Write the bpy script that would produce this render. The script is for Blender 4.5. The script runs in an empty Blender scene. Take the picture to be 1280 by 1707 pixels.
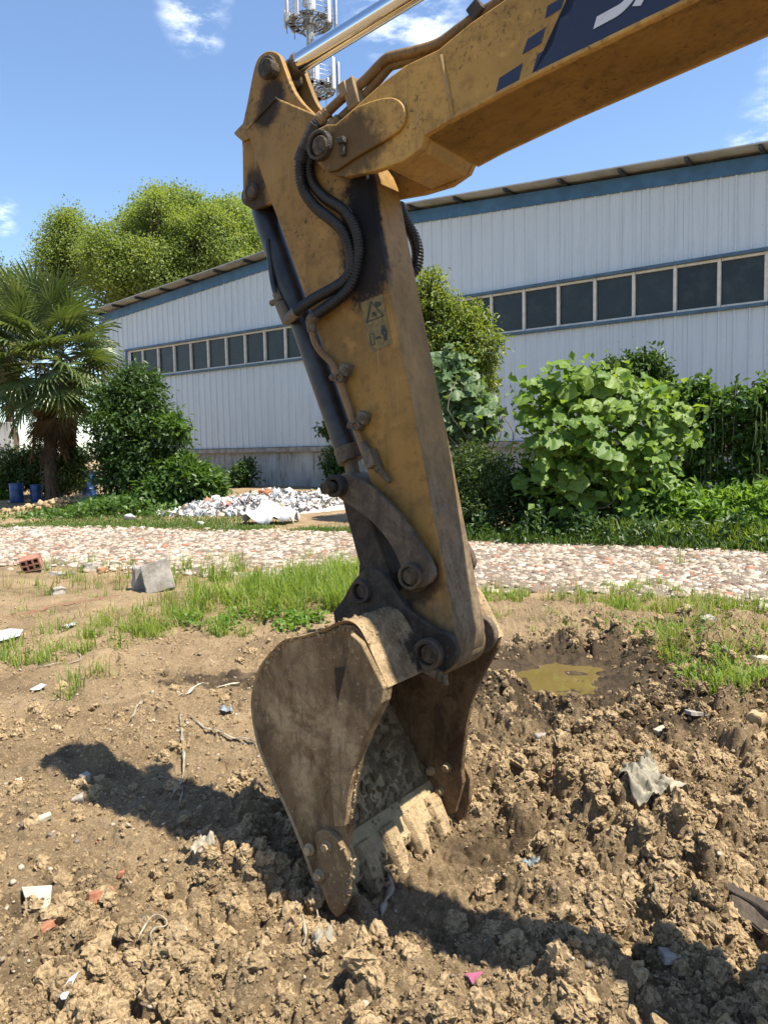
import bpy, bmesh, math, random
import numpy as np
from mathutils import Vector, Matrix
random.seed(7); np.random.seed(7)
R = math.radians
S = bpy.context.scene
COL = S.collection
# ------------------------------------------------------------------ camera
CAM_H, PITCH, ROLL, FPX = 1.5, R(4.65), R(-1.2), 1285.0
_f = np.array([0, math.cos(PITCH), -math.sin(PITCH)]); _u0 = np.array([0, math.sin(PITCH), math.cos(PITCH)]); _r0 = np.array([1.0, 0, 0])
_rt = _r0 * math.cos(ROLL) + _u0 * math.sin(ROLL); _up = _u0 * math.cos(ROLL) - _r0 * math.sin(ROLL)
CO = np.array([0, 0, CAM_H])
cd = bpy.data.cameras.new('camera'); cam = bpy.data.objects.new('camera', cd); COL.objects.link(cam); S.camera = cam
cd.sensor_fit = 'VERTICAL'; cd.sensor_height = 36; cd.lens = FPX / 1707 * 36; cd.clip_start = 0.05; cd.clip_end = 1500
cam.matrix_world = Matrix(((_rt[0], _up[0], -_f[0], 0), (_rt[1], _up[1], -_f[1], 0), (_rt[2], _up[2], -_f[2], CAM_H), (0, 0, 0, 1)))
# ------------------------------------------------------------------ light
SUN_AZ, SUN_EL = R(-26.2), R(64)          # azimuth from +X towards +Y
sdir = Vector((math.cos(SUN_AZ) * math.cos(SUN_EL), math.sin(SUN_AZ) * math.cos(SUN_EL), math.sin(SUN_EL)))
sl = bpy.data.lights.new('sun', 'SUN'); so = bpy.data.objects.new('sun', sl); COL.objects.link(so)
sl.energy = 5.0; sl.angle = R(0.53); sl.color = (1.0, 0.93, 0.80)
so.rotation_euler = sdir.to_track_quat('Z', 'Y').to_euler(); so.location = (4, -4, 14)
W = bpy.data.worlds.new('World'); S.world = W; W.use_nodes = True
S.view_settings.view_transform = 'Standard'; S.view_settings.look = 'None'; S.view_settings.exposure = 1.12; S.view_settings.gamma = 1.0
S.view_settings.use_curve_mapping = False
S.cycles.max_bounces = 6; S.cycles.diffuse_bounces = 5; S.cycles.glossy_bounces = 3; S.cycles.transmission_bounces = 4; S.cycles.transparent_max_bounces = 6
S.cycles.caustics_reflective = False; S.cycles.caustics_refractive = False
try:
    S.cycles.use_denoising = True; S.cycles.denoiser = 'OPENIMAGEDENOISE'
except Exception: pass

class NT:
    """small helper round a node tree"""
    def __init__(s, tree): s.t = tree; s.n = tree.nodes; s.l = tree.links
    def add(s, ty, ins=None, **kw):
        n = s.n.new(ty)
        for k, v in kw.items(): setattr(n, k, v)
        for k, v in (ins or {}).items():
            sk = n.inputs[k]
            if hasattr(v, 'is_output') or isinstance(v, bpy.types.NodeSocket): s.l.new(v, sk)
            else: sk.default_value = v
        return n
    def math(s, op, a, b=0.0, c=0.0, clamp=False):
        n = s.add('ShaderNodeMath', {0: a, 1: b, 2: c}, operation=op); n.use_clamp = clamp; return n.outputs[0]
    def noise(s, vec, scale, detail=4, rough=0.55, dist=0.0):
        return s.add('ShaderNodeTexNoise', {'Vector': vec, 'Scale': scale, 'Detail': detail, 'Roughness': rough, 'Distortion': dist}).outputs['Fac']
    def voro(s, vec, scale, feature='F1', rnd=1.0, out='Distance'):
        return s.add('ShaderNodeTexVoronoi', {'Vector': vec, 'Scale': scale, 'Randomness': rnd}, feature=feature).outputs[out]
    def ramp(s, fac, stops, interp='LINEAR'):
        n = s.add('ShaderNodeValToRGB', {'Fac': fac}); n.color_ramp.interpolation = interp
        e = n.color_ramp.elements
        while len(e) < len(stops): e.new(0.5)
        for i, (p, c) in enumerate(stops):
            e[i].position = p; e[i].color = (c, c, c, 1) if isinstance(c, (int, float)) else (*c, 1)
        return n.outputs['Color']
    def mix(s, fac, a, b, mode='MIX'):
        n = s.add('ShaderNodeMix', data_type='RGBA', blend_type=mode)
        for k, v in ((0, fac), (6, a), (7, b)):
            if isinstance(v, bpy.types.NodeSocket): s.l.new(v, n.inputs[k])
            elif k == 0: n.inputs[0].default_value = v
            else: n.inputs[k].default_value = (*v, 1) if len(v) == 3 else v
        return n.outputs[2]
    def sstep(s, v, a, b):
        n = s.add('ShaderNodeMapRange', {0: v, 1: a, 2: b, 3: 0.0, 4: 1.0}, interpolation_type='SMOOTHSTEP'); return n.outputs[0]
    def sep(s, vec): return s.add('ShaderNodeSeparateXYZ', {0: vec}).outputs
    def scale(s, vec, xyz): return s.add('ShaderNodeMapping', {'Vector': vec, 'Scale': xyz}).outputs[0]
    def attr(s, name, out='Fac'): return s.add('ShaderNodeAttribute', attribute_name=name).outputs[out]
    def bump(s, h, strength=0.5, dist=0.01, normal=None):
        d = {'Height': h, 'Strength': strength, 'Distance': dist}
        if normal is not None: d['Normal'] = normal
        return s.add('ShaderNodeBump', d).outputs[0]

# world: physical sky with a few thin cumulus puffs
w = NT(W.node_tree); w.n.clear()
sky = w.add('ShaderNodeTexSky', sky_type='NISHITA'); sky.sun_disc = False; sky.sun_elevation = SUN_EL
sky.sun_rotation = math.atan2(sdir.x, sdir.y); sky.altitude = 30; sky.air_density = 1.0; sky.dust_density = 0.35; sky.ozone_density = 3.6
gen = w.add('ShaderNodeTexCoord').outputs['Generated']
def _ray(px, py):
    d = _rt * (px - 640) / FPX + _up * (853.5 - py) / FPX + _f
    return d
cl = None
_warp = w.add('ShaderNodeTexNoise', {'Vector': gen, 'Scale': 9.0, 'Detail': 3.0}).outputs['Color']
_gw = w.add('ShaderNodeVectorMath', {0: gen, 1: w.add('ShaderNodeVectorMath', {0: _warp, 1: (0.09, 0.09, 0.09)}, operation='MULTIPLY').outputs[0]}, operation='ADD').outputs[0]
_gw = w.add('ShaderNodeVectorMath', {0: _gw, 1: (0.045, 0.045, 0.045)}, operation='SUBTRACT').outputs[0]
for px, py, rad in ((322, 22, 0.05), (350, 60, 0.028), (690, 45, 0.055), (640, 20, 0.04), (1262, 228, 0.035), (1330, 215, 0.07), (-10, 372, 0.022), (-260, 330, 0.12), (1500, 120, 0.12)):
    d = _ray(px, py); d = d / np.linalg.norm(d)
    dist = w.add('ShaderNodeVectorMath', {0: _gw, 1: tuple(d)}, operation='DISTANCE').outputs['Value']
    m = w.math('SUBTRACT', 1.0, w.math('DIVIDE', dist, rad), clamp=True)
    cl = m if cl is None else w.math('MAXIMUM', cl, m)
wisps = w.noise(w.scale(gen, (6, 6, 15)), 4.0, 9, 0.62)
far_c = w.math('MULTIPLY', w.sstep(w.noise(gen, 2.2, 5, 0.6), 0.66, 0.85), 0.8)
cm = w.math('MULTIPLY', w.sstep(wisps, 0.40, 0.80), w.math('MULTIPLY', cl, 1.25), clamp=True)
cm = w.math('MAXIMUM', cm, w.math('MULTIPLY', far_c, w.sstep(w.sep(gen)[1], 0.55, 0.1)))
skyc = w.mix(cm, sky.outputs[0], (8.5, 8.8, 9.2))
SKYMIX = skyc
bg = w.add('ShaderNodeBackground', {'Color': skyc, 'Strength': 0.108})
w.l.new(bg.outputs[0], w.add('ShaderNodeOutputWorld').inputs[0])

# ------------------------------------------------------------------ coordinate helpers
def ray(px, py): return _ray(px, py)
def at(px, py, Y): d = ray(px, py); return CO + d * Y / d[1]
def flat(px, py, z=0.0): d = ray(px, py); return CO + d * (z - CAM_H) / d[2]
def proj(P):
    d = np.asarray(P) - CO; z = d @ _f
    return 640 + FPX * (d @ _rt) / z, 853.5 - FPX * (d @ _up) / z

# ------------------------------------------------------------------ numpy noise
def _h(ix, iy, seed):
    n = (ix.astype(np.int64) * 374761393 + iy.astype(np.int64) * 668265263 + seed * 1442695041) & 0xffffffff
    n = ((n ^ (n >> 13)) * 1274126177) & 0xffffffff
    n = n ^ (n >> 16); n = (n * 2246822519) & 0xffffffff; n = n ^ (n >> 15)
    return n / 4294967296.0
def perlin(x, y, seed=0):
    ix = np.floor(x); iy = np.floor(y); fx = x - ix; fy = y - iy
    def g(dx, dy):
        a = _h(ix + dx, iy + dy, seed) * 6.2831853
        return np.cos(a) * (fx - dx) + np.sin(a) * (fy - dy)
    sx = fx * fx * fx * (fx * (fx * 6 - 15) + 10); sy = fy * fy * fy * (fy * (fy * 6 - 15) + 10)
    a = g(0, 0) * (1 - sx) + g(1, 0) * sx; b = g(0, 1) * (1 - sx) + g(1, 1) * sx
    return (a * (1 - sy) + b * sy) * 1.4
def fbm(x, y, seed=0, octv=4, gain=0.5):
    a, s, o = 1.0, 0.0, 0
    for i in range(octv):
        o = o + a * perlin(x * 2 ** i, y * 2 ** i, seed + i * 17); s += a; a *= gain
    return o / s
def clodbump(x, y, cell, seed, fill=0.8):
    wx = x + 0.28 * cell * perlin(x / cell * 1.9, y / cell * 1.9, seed + 5) + 0.12 * cell * perlin(x / cell * 5, y / cell * 5, seed + 8)
    wy = y + 0.28 * cell * perlin(x / cell * 1.9, y / cell * 1.9, seed + 6) + 0.12 * cell * perlin(x / cell * 5, y / cell * 5, seed + 9)
    gx = np.floor(wx / cell); gy = np.floor(wy / cell); out = np.zeros_like(x)
    for dx in (-1, 0, 1):
        for dy in (-1, 0, 1):
            cx, cy = gx + dx, gy + dy
            px = (cx + _h(cx, cy, seed)) * cell; py = (cy + _h(cx, cy, seed + 1)) * cell
            r = cell * (0.3 + 0.5 * _h(cx, cy, seed + 2)) * (_h(cx, cy, seed + 3) < fill)
            q = 1 - ((wx - px) ** 2 + (wy - py) ** 2) / np.maximum(r * r, 1e-9)
            out = np.maximum(out, np.where(q > 0, np.sqrt(np.maximum(q, 0)) * r * (0.6 + 0.6 * _h(cx, cy, seed + 4)), 0))
    return out
def ss(a, b, x):
    t = np.clip((x - a) / (b - a), 0, 1); return t * t * (3 - 2 * t)

# ------------------------------------------------------------------ mesh helpers
def link(o, parent=None):
    COL.objects.link(o)
    if parent is not None: o.parent = parent
    return o
def tag(o, label=None, cat=None, group=None, kind=None):
    if label: o['label'] = label
    if cat: o['category'] = cat
    if group: o['group'] = group
    if kind: o['kind'] = kind
    return o
def empty(name, loc=(0, 0, 0), rz=0.0, label=None, cat=None, group=None):
    o = bpy.data.objects.new(name, None); o.empty_display_size = 0.2; o.location = loc; o.rotation_euler = (0, 0, rz); link(o)
    return tag(o, label, cat, group)
def npmesh(name, V, polys, mats, attrs=None, smooth=False, mat_idx=None):
    """V (n,3); polys: (k,m) int array (all faces with m corners)"""
    me = bpy.data.meshes.new(name); V = np.asarray(V, np.float32); F = np.asarray(polys, np.int32); k, m = F.shape
    me.vertices.add(len(V)); me.vertices.foreach_set('co', V.ravel())
    me.loops.add(k * m); me.loops.foreach_set('vertex_index', F.ravel())
    me.polygons.add(k); me.polygons.foreach_set('loop_start', np.arange(0, k * m, m, dtype=np.int32))
    me.polygons.foreach_set('loop_total', np.full(k, m, np.int32))
    if smooth: me.polygons.foreach_set('use_smooth', np.ones(k, bool))
    for mt in (mats if isinstance(mats, (list, tuple)) else [mats]): me.materials.append(mt)
    if mat_idx is not None: me.polygons.foreach_set('material_index', np.asarray(mat_idx, np.int32))
    me.update(calc_edges=True)
    for an, av in (attrs or {}).items():
        av = np.asarray(av, np.float32)
        a = me.attributes.new(an, 'FLOAT', 'POINT' if len(av) == len(V) else 'FACE'); a.data.foreach_set('value', av)
    me.validate()
    return me
def obj(name, me, parent=None, **kw):
    o = bpy.data.objects.new(name, me); link(o, parent); return tag(o, **kw)
def bmobj(name, bm, mat, parent=None, smooth=35, bevel=0.0, segs=2, **kw):
    me = bpy.data.meshes.new(name)
    bmesh.ops.recalc_face_normals(bm, faces=bm.faces)
    bm.to_mesh(me); bm.free()
    for mt in (mat if isinstance(mat, (list, tuple)) else [mat]): me.materials.append(mt)
    if smooth:
        me.polygons.foreach_set('use_smooth', [True] * len(me.polygons)); me.set_sharp_from_angle(angle=R(smooth))
    o = obj(name, me, parent, **kw)
    if bevel:
        b = o.modifiers.new('edge_bevel', 'BEVEL'); b.width = bevel; b.segments = segs; b.limit_method = 'ANGLE'; b.angle_limit = R(40); b.use_clamp_overlap = True; b.harden_normals = False
    return o
def add_box(bm, c, s, rot=None):
    M = Matrix.Translation(Vector(c)) @ (rot.to_4x4() if rot is not None else Matrix.Identity(4)) @ Matrix.Diagonal((s[0], s[1], s[2], 1))
    bmesh.ops.create_cube(bm, size=1, matrix=M); return bm
def add_prism(bm, front, back, mi=0):
    """two matching 3D outlines joined into a closed solid"""
    a = [bm.verts.new(tuple(p)) for p in front]; b = [bm.verts.new(tuple(p)) for p in back]; n = len(a)
    fs = [bm.faces.new(a), bm.faces.new(b[::-1])] + [bm.faces.new((a[i], b[i], b[(i + 1) % n], a[(i + 1) % n])) for i in range(n)]
    for f in fs: f.material_index = mi
    return bm
def catmull(P, n=6, closed=False):
    P = [np.asarray(p, float) for p in P]; out = []; m = len(P)
    for i in range(m if closed else m - 1):
        if closed: a, b, c, d = P[i - 1], P[i], P[(i + 1) % m], P[(i + 2) % m]
        else: a, b, c, d = P[max(i - 1, 0)], P[i], P[i + 1], P[min(i + 2, m - 1)]
        for k in range(n):
            t = k / n
            out.append(0.5 * (2 * b + (c - a) * t + (2 * a - 5 * b + 4 * c - d) * t * t + (3 * b - a - 3 * c + d) * t ** 3))
    if not closed: out.append(P[-1])
    return out
def resample(P, step):
    P = np.array(P); d = np.r_[0, np.cumsum(np.linalg.norm(np.diff(P, axis=0), axis=1))]; n = max(2, int(d[-1] / step) + 1)
    t = np.linspace(0, d[-1], n); return np.stack([np.interp(t, d, P[:, i]) for i in range(P.shape[1])], 1)
def add_tube(bm, P, r, sides=10, cap=True, mi=0):
    P = [Vector(tuple(p)) for p in P]; n = len(P); rr = r if hasattr(r, '__len__') else [r] * n
    T = [(P[min(i + 1, n - 1)] - P[max(i - 1, 0)]).normalized() for i in range(n)]
    up = Vector((0, 0, 1)) if abs(T[0].z) < 0.9 else Vector((1, 0, 0)); N = T[0].cross(up).normalized(); rings = []
    for i in range(n):
        if i:
            ax = T[i - 1].cross(T[i])
            if ax.length > 1e-7: N = Matrix.Rotation(T[i - 1].angle(T[i]), 3, ax.normalized()) @ N
        N = (N - T[i] * N.dot(T[i])).normalized(); B = T[i].cross(N)
        rings.append([bm.verts.new(P[i] + (N * math.cos(2 * math.pi * k / sides) + B * math.sin(2 * math.pi * k / sides)) * rr[i]) for k in range(sides)])
    for i in range(n - 1):
        for k in range(sides):
            f = bm.faces.new((rings[i][k], rings[i][(k + 1) % sides], rings[i + 1][(k + 1) % sides], rings[i + 1][k])); f.material_index = mi
    if cap:
        bm.faces.new(rings[0][::-1]).material_index = mi; bm.faces.new(rings[-1]).material_index = mi
    return bm
def cyl(bm, a, b, r, sides=20, r2=None):
    return add_tube(bm, [a, b], [r, r if r2 is None else r2], sides)
# ------------------------------------------------------------------ materials
def newmat(name):
    m = bpy.data.materials.new(name); m.use_nodes = True; t = NT(m.node_tree); t.n.clear()
    t.out = t.add('ShaderNodeOutputMaterial'); t.co = t.add('ShaderNodeTexCoord').outputs['Object']; return m, t
def fin(t, col, rough=0.6, metal=0.0, normal=None, spec=0.5, **extra):
    d = {'Base Color': col if isinstance(col, bpy.types.NodeSocket) else (*col, 1), 'Roughness': rough, 'Metallic': metal, 'Specular IOR Level': spec}
    d.update(extra)
    if normal is not None: d['Normal'] = normal
    b = t.add('ShaderNodeBsdfPrincipled', d); t.l.new(b.outputs[0], t.out.inputs[0]); return b
def plain(name, col, rough=0.6, metal=0.0, var=0.25, vscale=8.0, bump=0.0, bscale=60.0, spec=0.5):
    m, t = newmat(name)
    c = t.mix(t.ramp(t.noise(t.co, vscale, 5, 0.6), [(0.35, 0.0), (0.65, 1.0)]), tuple(x * (1 - var) for x in col), tuple(min(1, x * (1 + var)) for x in col))
    nm = t.bump(t.noise(t.co, bscale, 4, 0.6), bump, 0.01) if bump else None
    fin(t, c, rough, metal, nm, spec); return m
MUD = (0.205, 0.142, 0.082); MUDD = (0.075, 0.052, 0.032); GREASE = (0.008, 0.008, 0.010)

def paint(name, base, film=0.45, speck=0.5, mudz=None, grease=(), rough=0.5, film_col=(0.085, 0.055, 0.027), front=None, speckz=None):
    m, t = newmat(name); co = t.co
    zf_ = t.math('ADD', 0.22, t.math('MULTIPLY', t.sstep(t.sep(co)[2], *speckz), 0.78)) if speckz else 1.0
    f1 = t.sstep(t.noise(co, 2.6, 7, 0.62), 0.35, 0.72)
    c = t.mix(t.math('MULTIPLY', f1, film), base, film_col)
    streak = t.noise(t.scale(co, (22, 22, 2.2)), 1.0, 5, 0.6)
    c = t.mix(t.math('MULTIPLY', t.sstep(streak, 0.52, 0.72), 0.35), c, (0.09, 0.055, 0.025))
    sp = t.math('MULTIPLY', t.sstep(t.noise(co, 62, 5, 0.7), 0.53, 0.63), t.sstep(t.noise(co, 5, 5, 0.6), 0.40, 0.64)); sp = t.math('MULTIPLY', sp, zf_)
    c = t.mix(t.math('MULTIPLY', sp, speck), c, (0.022, 0.016, 0.012))
    chips = t.math('MULTIPLY', t.sstep(t.noise(t.scale(co, (9, 9, 4)), 3.0, 7, 0.72), 0.645, 0.68), speck); chips = t.math('MULTIPLY', chips, zf_)
    c = t.mix(t.math('MULTIPLY', t.sstep(t.noise(co, 17, 7, 0.7), 0.50, 0.66), 0.55), c, tuple(x * 0.42 for x in base))
    c = t.mix(t.math('MULTIPLY', t.sstep(t.noise(co, 9, 6, 0.7, 0.5), 0.56, 0.70), 0.35), c, tuple(min(1, x * 1.5 + 0.03) for x in base))
    c = t.mix(chips, c, (0.05, 0.03, 0.018))
    pt = t.add('ShaderNodeNewGeometry').outputs['Pointiness']
    ew = t.math('MULTIPLY', t.sstep(pt, 0.525, 0.60), t.sstep(t.noise(co, 11, 6, 0.7), 0.36, 0.56))
    c = t.mix(t.math('MULTIPLY', ew, 0.7), c, (0.30, 0.215, 0.11))
    c = t.mix(t.math('MULTIPLY', t.sstep(t.noise(t.scale(co, (60, 60, 3.5)), 1.0, 3, 0.6), 0.66, 0.70), 0.5), c, (0.33, 0.24, 0.12))
    rg = t.math('ADD', rough, t.math('MULTIPLY', f1, 0.2))
    if mudz:
        x = t.sep(co)
        k = t.math('ADD', x[2], t.math('MULTIPLY', t.math('SUBTRACT', t.noise(co, 4.5, 6, 0.65), 0.5), 1.4))
        if front is not None:
            nd = t.add('ShaderNodeVectorMath', {0: t.add('ShaderNodeNewGeometry').outputs['Normal'], 1: front}, operation='DOT_PRODUCT').outputs['Value']
            k = t.math('SUBTRACT', k, t.math('MULTIPLY', t.sstep(nd, 0.5, 0.9), 0.55))
        k = t.sstep(k, mudz[1], mudz[0])
        mc = t.mix(t.sstep(t.noise(t.scale(co, (14, 14, 5)), 2.0, 6, 0.65), 0.35, 0.68), (0.20, 0.152, 0.098), (0.095, 0.070, 0.045))
        mc = t.mix(t.math('MULTIPLY', t.sstep(t.noise(co, 80, 4, 0.6), 0.5, 0.65), 0.5), mc, (0.045, 0.034, 0.025))
        c = t.mix(t.math('MULTIPLY', k, mudz[2]), c, mc); rg = t.math('ADD', rg, t.math('MULTIPLY', k, 0.3), clamp=True)
    for g in grease:                     # old grease thrown out round the joints: (centre, radii, strength)
        v = t.add('ShaderNodeVectorMath', {0: co, 1: g[0]}, operation='SUBTRACT').outputs[0]
        v = t.add('ShaderNodeVectorMath', {0: v, 1: tuple(1 / r for r in g[1])}, operation='MULTIPLY').outputs[0]
        ln = t.add('ShaderNodeVectorMath', {0: v}, operation='LENGTH').outputs['Value']
        ln = t.math('ADD', ln, t.math('MULTIPLY', t.math('SUBTRACT', t.noise(co, 16, 7, 0.75), 0.5), 1.3))
        gm = t.math('MULTIPLY', t.sstep(ln, 1.2, 0.72), g[2]); c = t.mix(gm, c, GREASE); rg = t.math('ADD', rg, t.math('MULTIPLY', gm, 0.2), clamp=True)
    nm = t.bump(t.noise(co, 40, 5, 0.65), 0.22, 0.006)
    nm = t.bump(t.noise(co, 5, 3, 0.5), 0.10, 0.03, nm)
    fin(t, c, rg, 0.0, nm, 0.28); return m
def muddy_old(name, a=MUD, b=(0.06, 0.04, 0.024), steel=(0.028, 0.023, 0.02), steel_amt=0.5, sc=5.0, rough=0.85, rust=0.3, bumpd=0.012):
    m, t = newmat(name); co = t.co
    c = t.mix(t.ramp(t.noise(co, sc, 8, 0.66, 0.4), [(0.36, 0.0), (0.63, 1.0)]), b, a)
    c = t.mix(t.math('MULTIPLY', t.sstep(t.noise(co, sc * 7, 6, 0.7), 0.50, 0.70), 0.55), c, b)
    c = t.mix(t.math('MULTIPLY', t.sstep(t.noise(t.scale(co, (1.6, 1.6, 0.8)), sc * 0.9, 7, 0.7), 0.52, 0.62), steel_amt), c, steel)
    c = t.mix(t.math('MULTIPLY', t.sstep(t.noise(co, sc * 1.7, 5, 0.6, 0.8), 0.56, 0.68), rust), c, (0.12, 0.045, 0.014))
    nm = t.bump(t.noise(co, 70, 6, 0.7), 0.5, bumpd * 0.6); nm = t.bump(t.noise(co, sc * 2.5, 6, 0.65), 0.5, bumpd * 2.0, nm)
    fin(t, c, rough, 0.0, nm, 0.25); return m

def muddy(name, a=MUD, b=(0.06, 0.04, 0.024), steel=(0.028, 0.023, 0.02), steel_amt=0.5, sc=5.0, rough=0.85, rust=0.3, bumpd=0.012):
    m, t = newmat(name); co = t.co
    c = t.mix(t.ramp(t.noise(co, sc, 9, 0.70, 0.5), [(0.43, 0.0), (0.57, 1.0)]), b, a)
    c = t.mix(t.math('MULTIPLY', t.sstep(t.noise(t.scale(co, (3.2, 3.2, 0.6)), sc * 1.6, 7, 0.72), 0.50, 0.64), 0.55), c, tuple(x * 0.55 for x in b))
    c = t.mix(t.math('MULTIPLY', t.sstep(t.noise(co, sc * 11, 7, 0.75), 0.52, 0.62), 0.6), c, b)
    c = t.mix(t.math('MULTIPLY', t.sstep(t.noise(co, sc * 15, 5, 0.7), 0.60, 0.68), 0.7), c, tuple(min(0.7, x * 1.45) for x in a))
    c = t.mix(t.math('MULTIPLY', t.sstep(t.noise(t.scale(co, (1.6, 1.6, 0.8)), sc * 0.9, 8, 0.74), 0.54, 0.60), steel_amt), c, steel)
    c = t.mix(t.math('MULTIPLY', t.sstep(t.noise(co, sc * 1.7, 6, 0.66, 0.8), 0.56, 0.63), rust), c, (0.12, 0.045, 0.014))
    pt = t.add('ShaderNodeNewGeometry').outputs['Pointiness']
    c = t.mix(t.math('MULTIPLY', t.sstep(pt, 0.53, 0.62), 0.55), c, tuple(min(0.7, x * 1.3) for x in a))
    nm = t.bump(t.noise(co, 75, 7, 0.75), 0.8, bumpd * 0.9); nm = t.bump(t.noise(co, sc * 3.2, 8, 0.7), 0.9, bumpd * 3.2, nm)
    fin(t, c, rough, 0.0, nm, 0.25); return m

def leafmat(name, a, b, trans=0.35, rough=0.42, gloss=0.3):
    """a, b: two leaf greens picked by the per-leaf 'tint'"""
    m, t = newmat(name); k = t.attr('tint')
    c = t.mix(k, a, b)
    c = t.mix(t.math('MULTIPLY', t.noise(t.co, 1.3, 3), 0.35), c, tuple(x * 0.55 for x in a))
    p = t.add('ShaderNodeBsdfPrincipled', {'Base Color': c, 'Roughness': rough, 'Specular IOR Level': gloss})
    tc = t.mix(0.5, c, t.mix(1.0, c, (1.35, 1.25, 0.35), 'MULTIPLY'))
    tr = t.add('ShaderNodeBsdfTranslucent', {'Color': t.mix(1.0, tc, (1.7, 1.7, 1.2), 'MULTIPLY')})
    mx = t.add('ShaderNodeMixShader', {0: trans, 1: p.outputs[0], 2: tr.outputs[0]}); t.l.new(mx.outputs[0], t.out.inputs[0]); return m

# soil: the 'wet' attribute marks ground that is damp (round the puddle, freshly turned clods)
def soilmat(name):
    m, t = newmat(name); co = t.co; wet = t.attr('wet'); peb = t.attr('pale')
    dry = t.mix(t.ramp(t.noise(co, 1.7, 8, 0.62), [(0.34, 0.0), (0.66, 1.0)]), (0.365, 0.262, 0.150), (0.185, 0.127, 0.070))
    dry = t.mix(t.math('MULTIPLY', t.sstep(t.noise(co, 26, 6, 0.7), 0.52, 0.68), 0.6), dry, (0.135, 0.090, 0.047))
    dry = t.mix(t.math('MULTIPLY', t.sstep(t.noise(co, 95, 3, 0.6), 0.55, 0.66), 0.6), dry, (0.55, 0.425, 0.26))
    dry = t.mix(peb, dry, (0.39, 0.33, 0.25))
    moist = t.mix(t.ramp(t.noise(co, 9, 7, 0.65), [(0.35, 0.0), (0.65, 1.0)]), (0.045, 0.031, 0.018), (0.120, 0.082, 0.045))
    k = t.math('ADD', wet, t.math('MULTIPLY', t.math('SUBTRACT', t.noise(co, 7, 7, 0.68), 0.5), 1.1))
    k = t.sstep(k, 0.35, 0.75)
    c = t.mix(k, dry, moist)
    rg = t.math('SUBTRACT', 0.95, t.math('MULTIPLY', k, 0.42))
    nm = t.bump(t.noise(co, 150, 5, 0.75), 0.9, 0.010); nm = t.bump(t.noise(co, 42, 7, 0.72), 0.9, 0.030, nm)
    fin(t, c, rg, 0.0, nm, 0.2); return m
M = {}
M['soil'] = soilmat('soil')
def clodmat():
    m, t = newmat('clod'); co = t.co; tint = t.add('ShaderNodeAttribute', attribute_name='tint', attribute_type='INSTANCER').outputs['Fac']
    co = t.add('ShaderNodeTexCoord').outputs['Generated'] if False else co
    c = t.mix(t.sstep(t.noise(co, 2.2, 7, 0.7), 0.38, 0.66), (0.405, 0.296, 0.168), (0.205, 0.143, 0.078))
    c = t.mix(t.sstep(tint, 0.55, 0.98), c, (0.095, 0.064, 0.034))
    nm = t.bump(t.noise(co, 4, 7, 0.75), 0.9, 0.006)
    fin(t, c, 0.95, 0.0, nm, 0.2); return m
M['clod'] = clodmat()
def rubblemat(name, stops):
    m, t = newmat(name); tint = t.attr('tint')
    c = t.ramp(tint, stops, 'CONSTANT')
    c = t.mix(t.math('MULTIPLY', t.sstep(t.noise(t.co, 18, 5, 0.65), 0.45, 0.7), 0.40), c, (0.20, 0.15, 0.105))
    fin(t, c, 0.9, 0.0, t.bump(t.noise(t.co, 60, 4, 0.6), 0.4, 0.006), 0.25); return m
M['rubble'] = rubblemat('rubble', [(0, (0.43, 0.37, 0.30)), (0.26, (0.31, 0.25, 0.195)), (0.46, (0.36, 0.28, 0.215)), (0.64, (0.47, 0.425, 0.365)), (0.74, (0.14, 0.105, 0.08)), (0.88, (0.28, 0.135, 0.085)), (0.965, (0.50, 0.47, 0.42))])
M['pebble'] = rubblemat('pebble', [(0, (0.36, 0.31, 0.24)), (0.35, (0.24, 0.19, 0.13)), (0.6, (0.33, 0.28, 0.21)), (0.8, (0.16, 0.14, 0.12)), (0.93, (0.30, 0.105, 0.05))])
M['trash'] = rubblemat('trash', [(0, (0.55, 0.55, 0.54)), (0.30, (0.42, 0.42, 0.42)), (0.44, (0.58, 0.56, 0.53)), (0.76, (0.46, 0.36, 0.34)), (0.83, (0.13, 0.13, 0.14)), (0.87, (0.32, 0.37, 0.42)), (0.92, (0.46, 0.42, 0.30)), (0.965, (0.44, 0.18, 0.09)), (0.985, (0.36, 0.12, 0.16))])
m, t = newmat('path_bed')
c = t.mix(t.ramp(t.noise(t.co, 6, 7, 0.7), [(0.35, 0.0), (0.65, 1.0)]), (0.13, 0.10, 0.072), (0.22, 0.18, 0.145))
c = t.mix(t.sstep(t.voro(t.co, 14), 0.3, 0.05), c, (0.27, 0.235, 0.20)); c = t.mix(t.math('MULTIPLY', t.sstep(t.noise(t.co, 2.2, 5, 0.6), 0.55, 0.7), 0.5), c, (0.28, 0.15, 0.095))
fin(t, c, 0.95, 0, t.bump(t.noise(t.co, 30, 6, 0.7), 0.8, 0.03), 0.2); M['path'] = m

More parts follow.
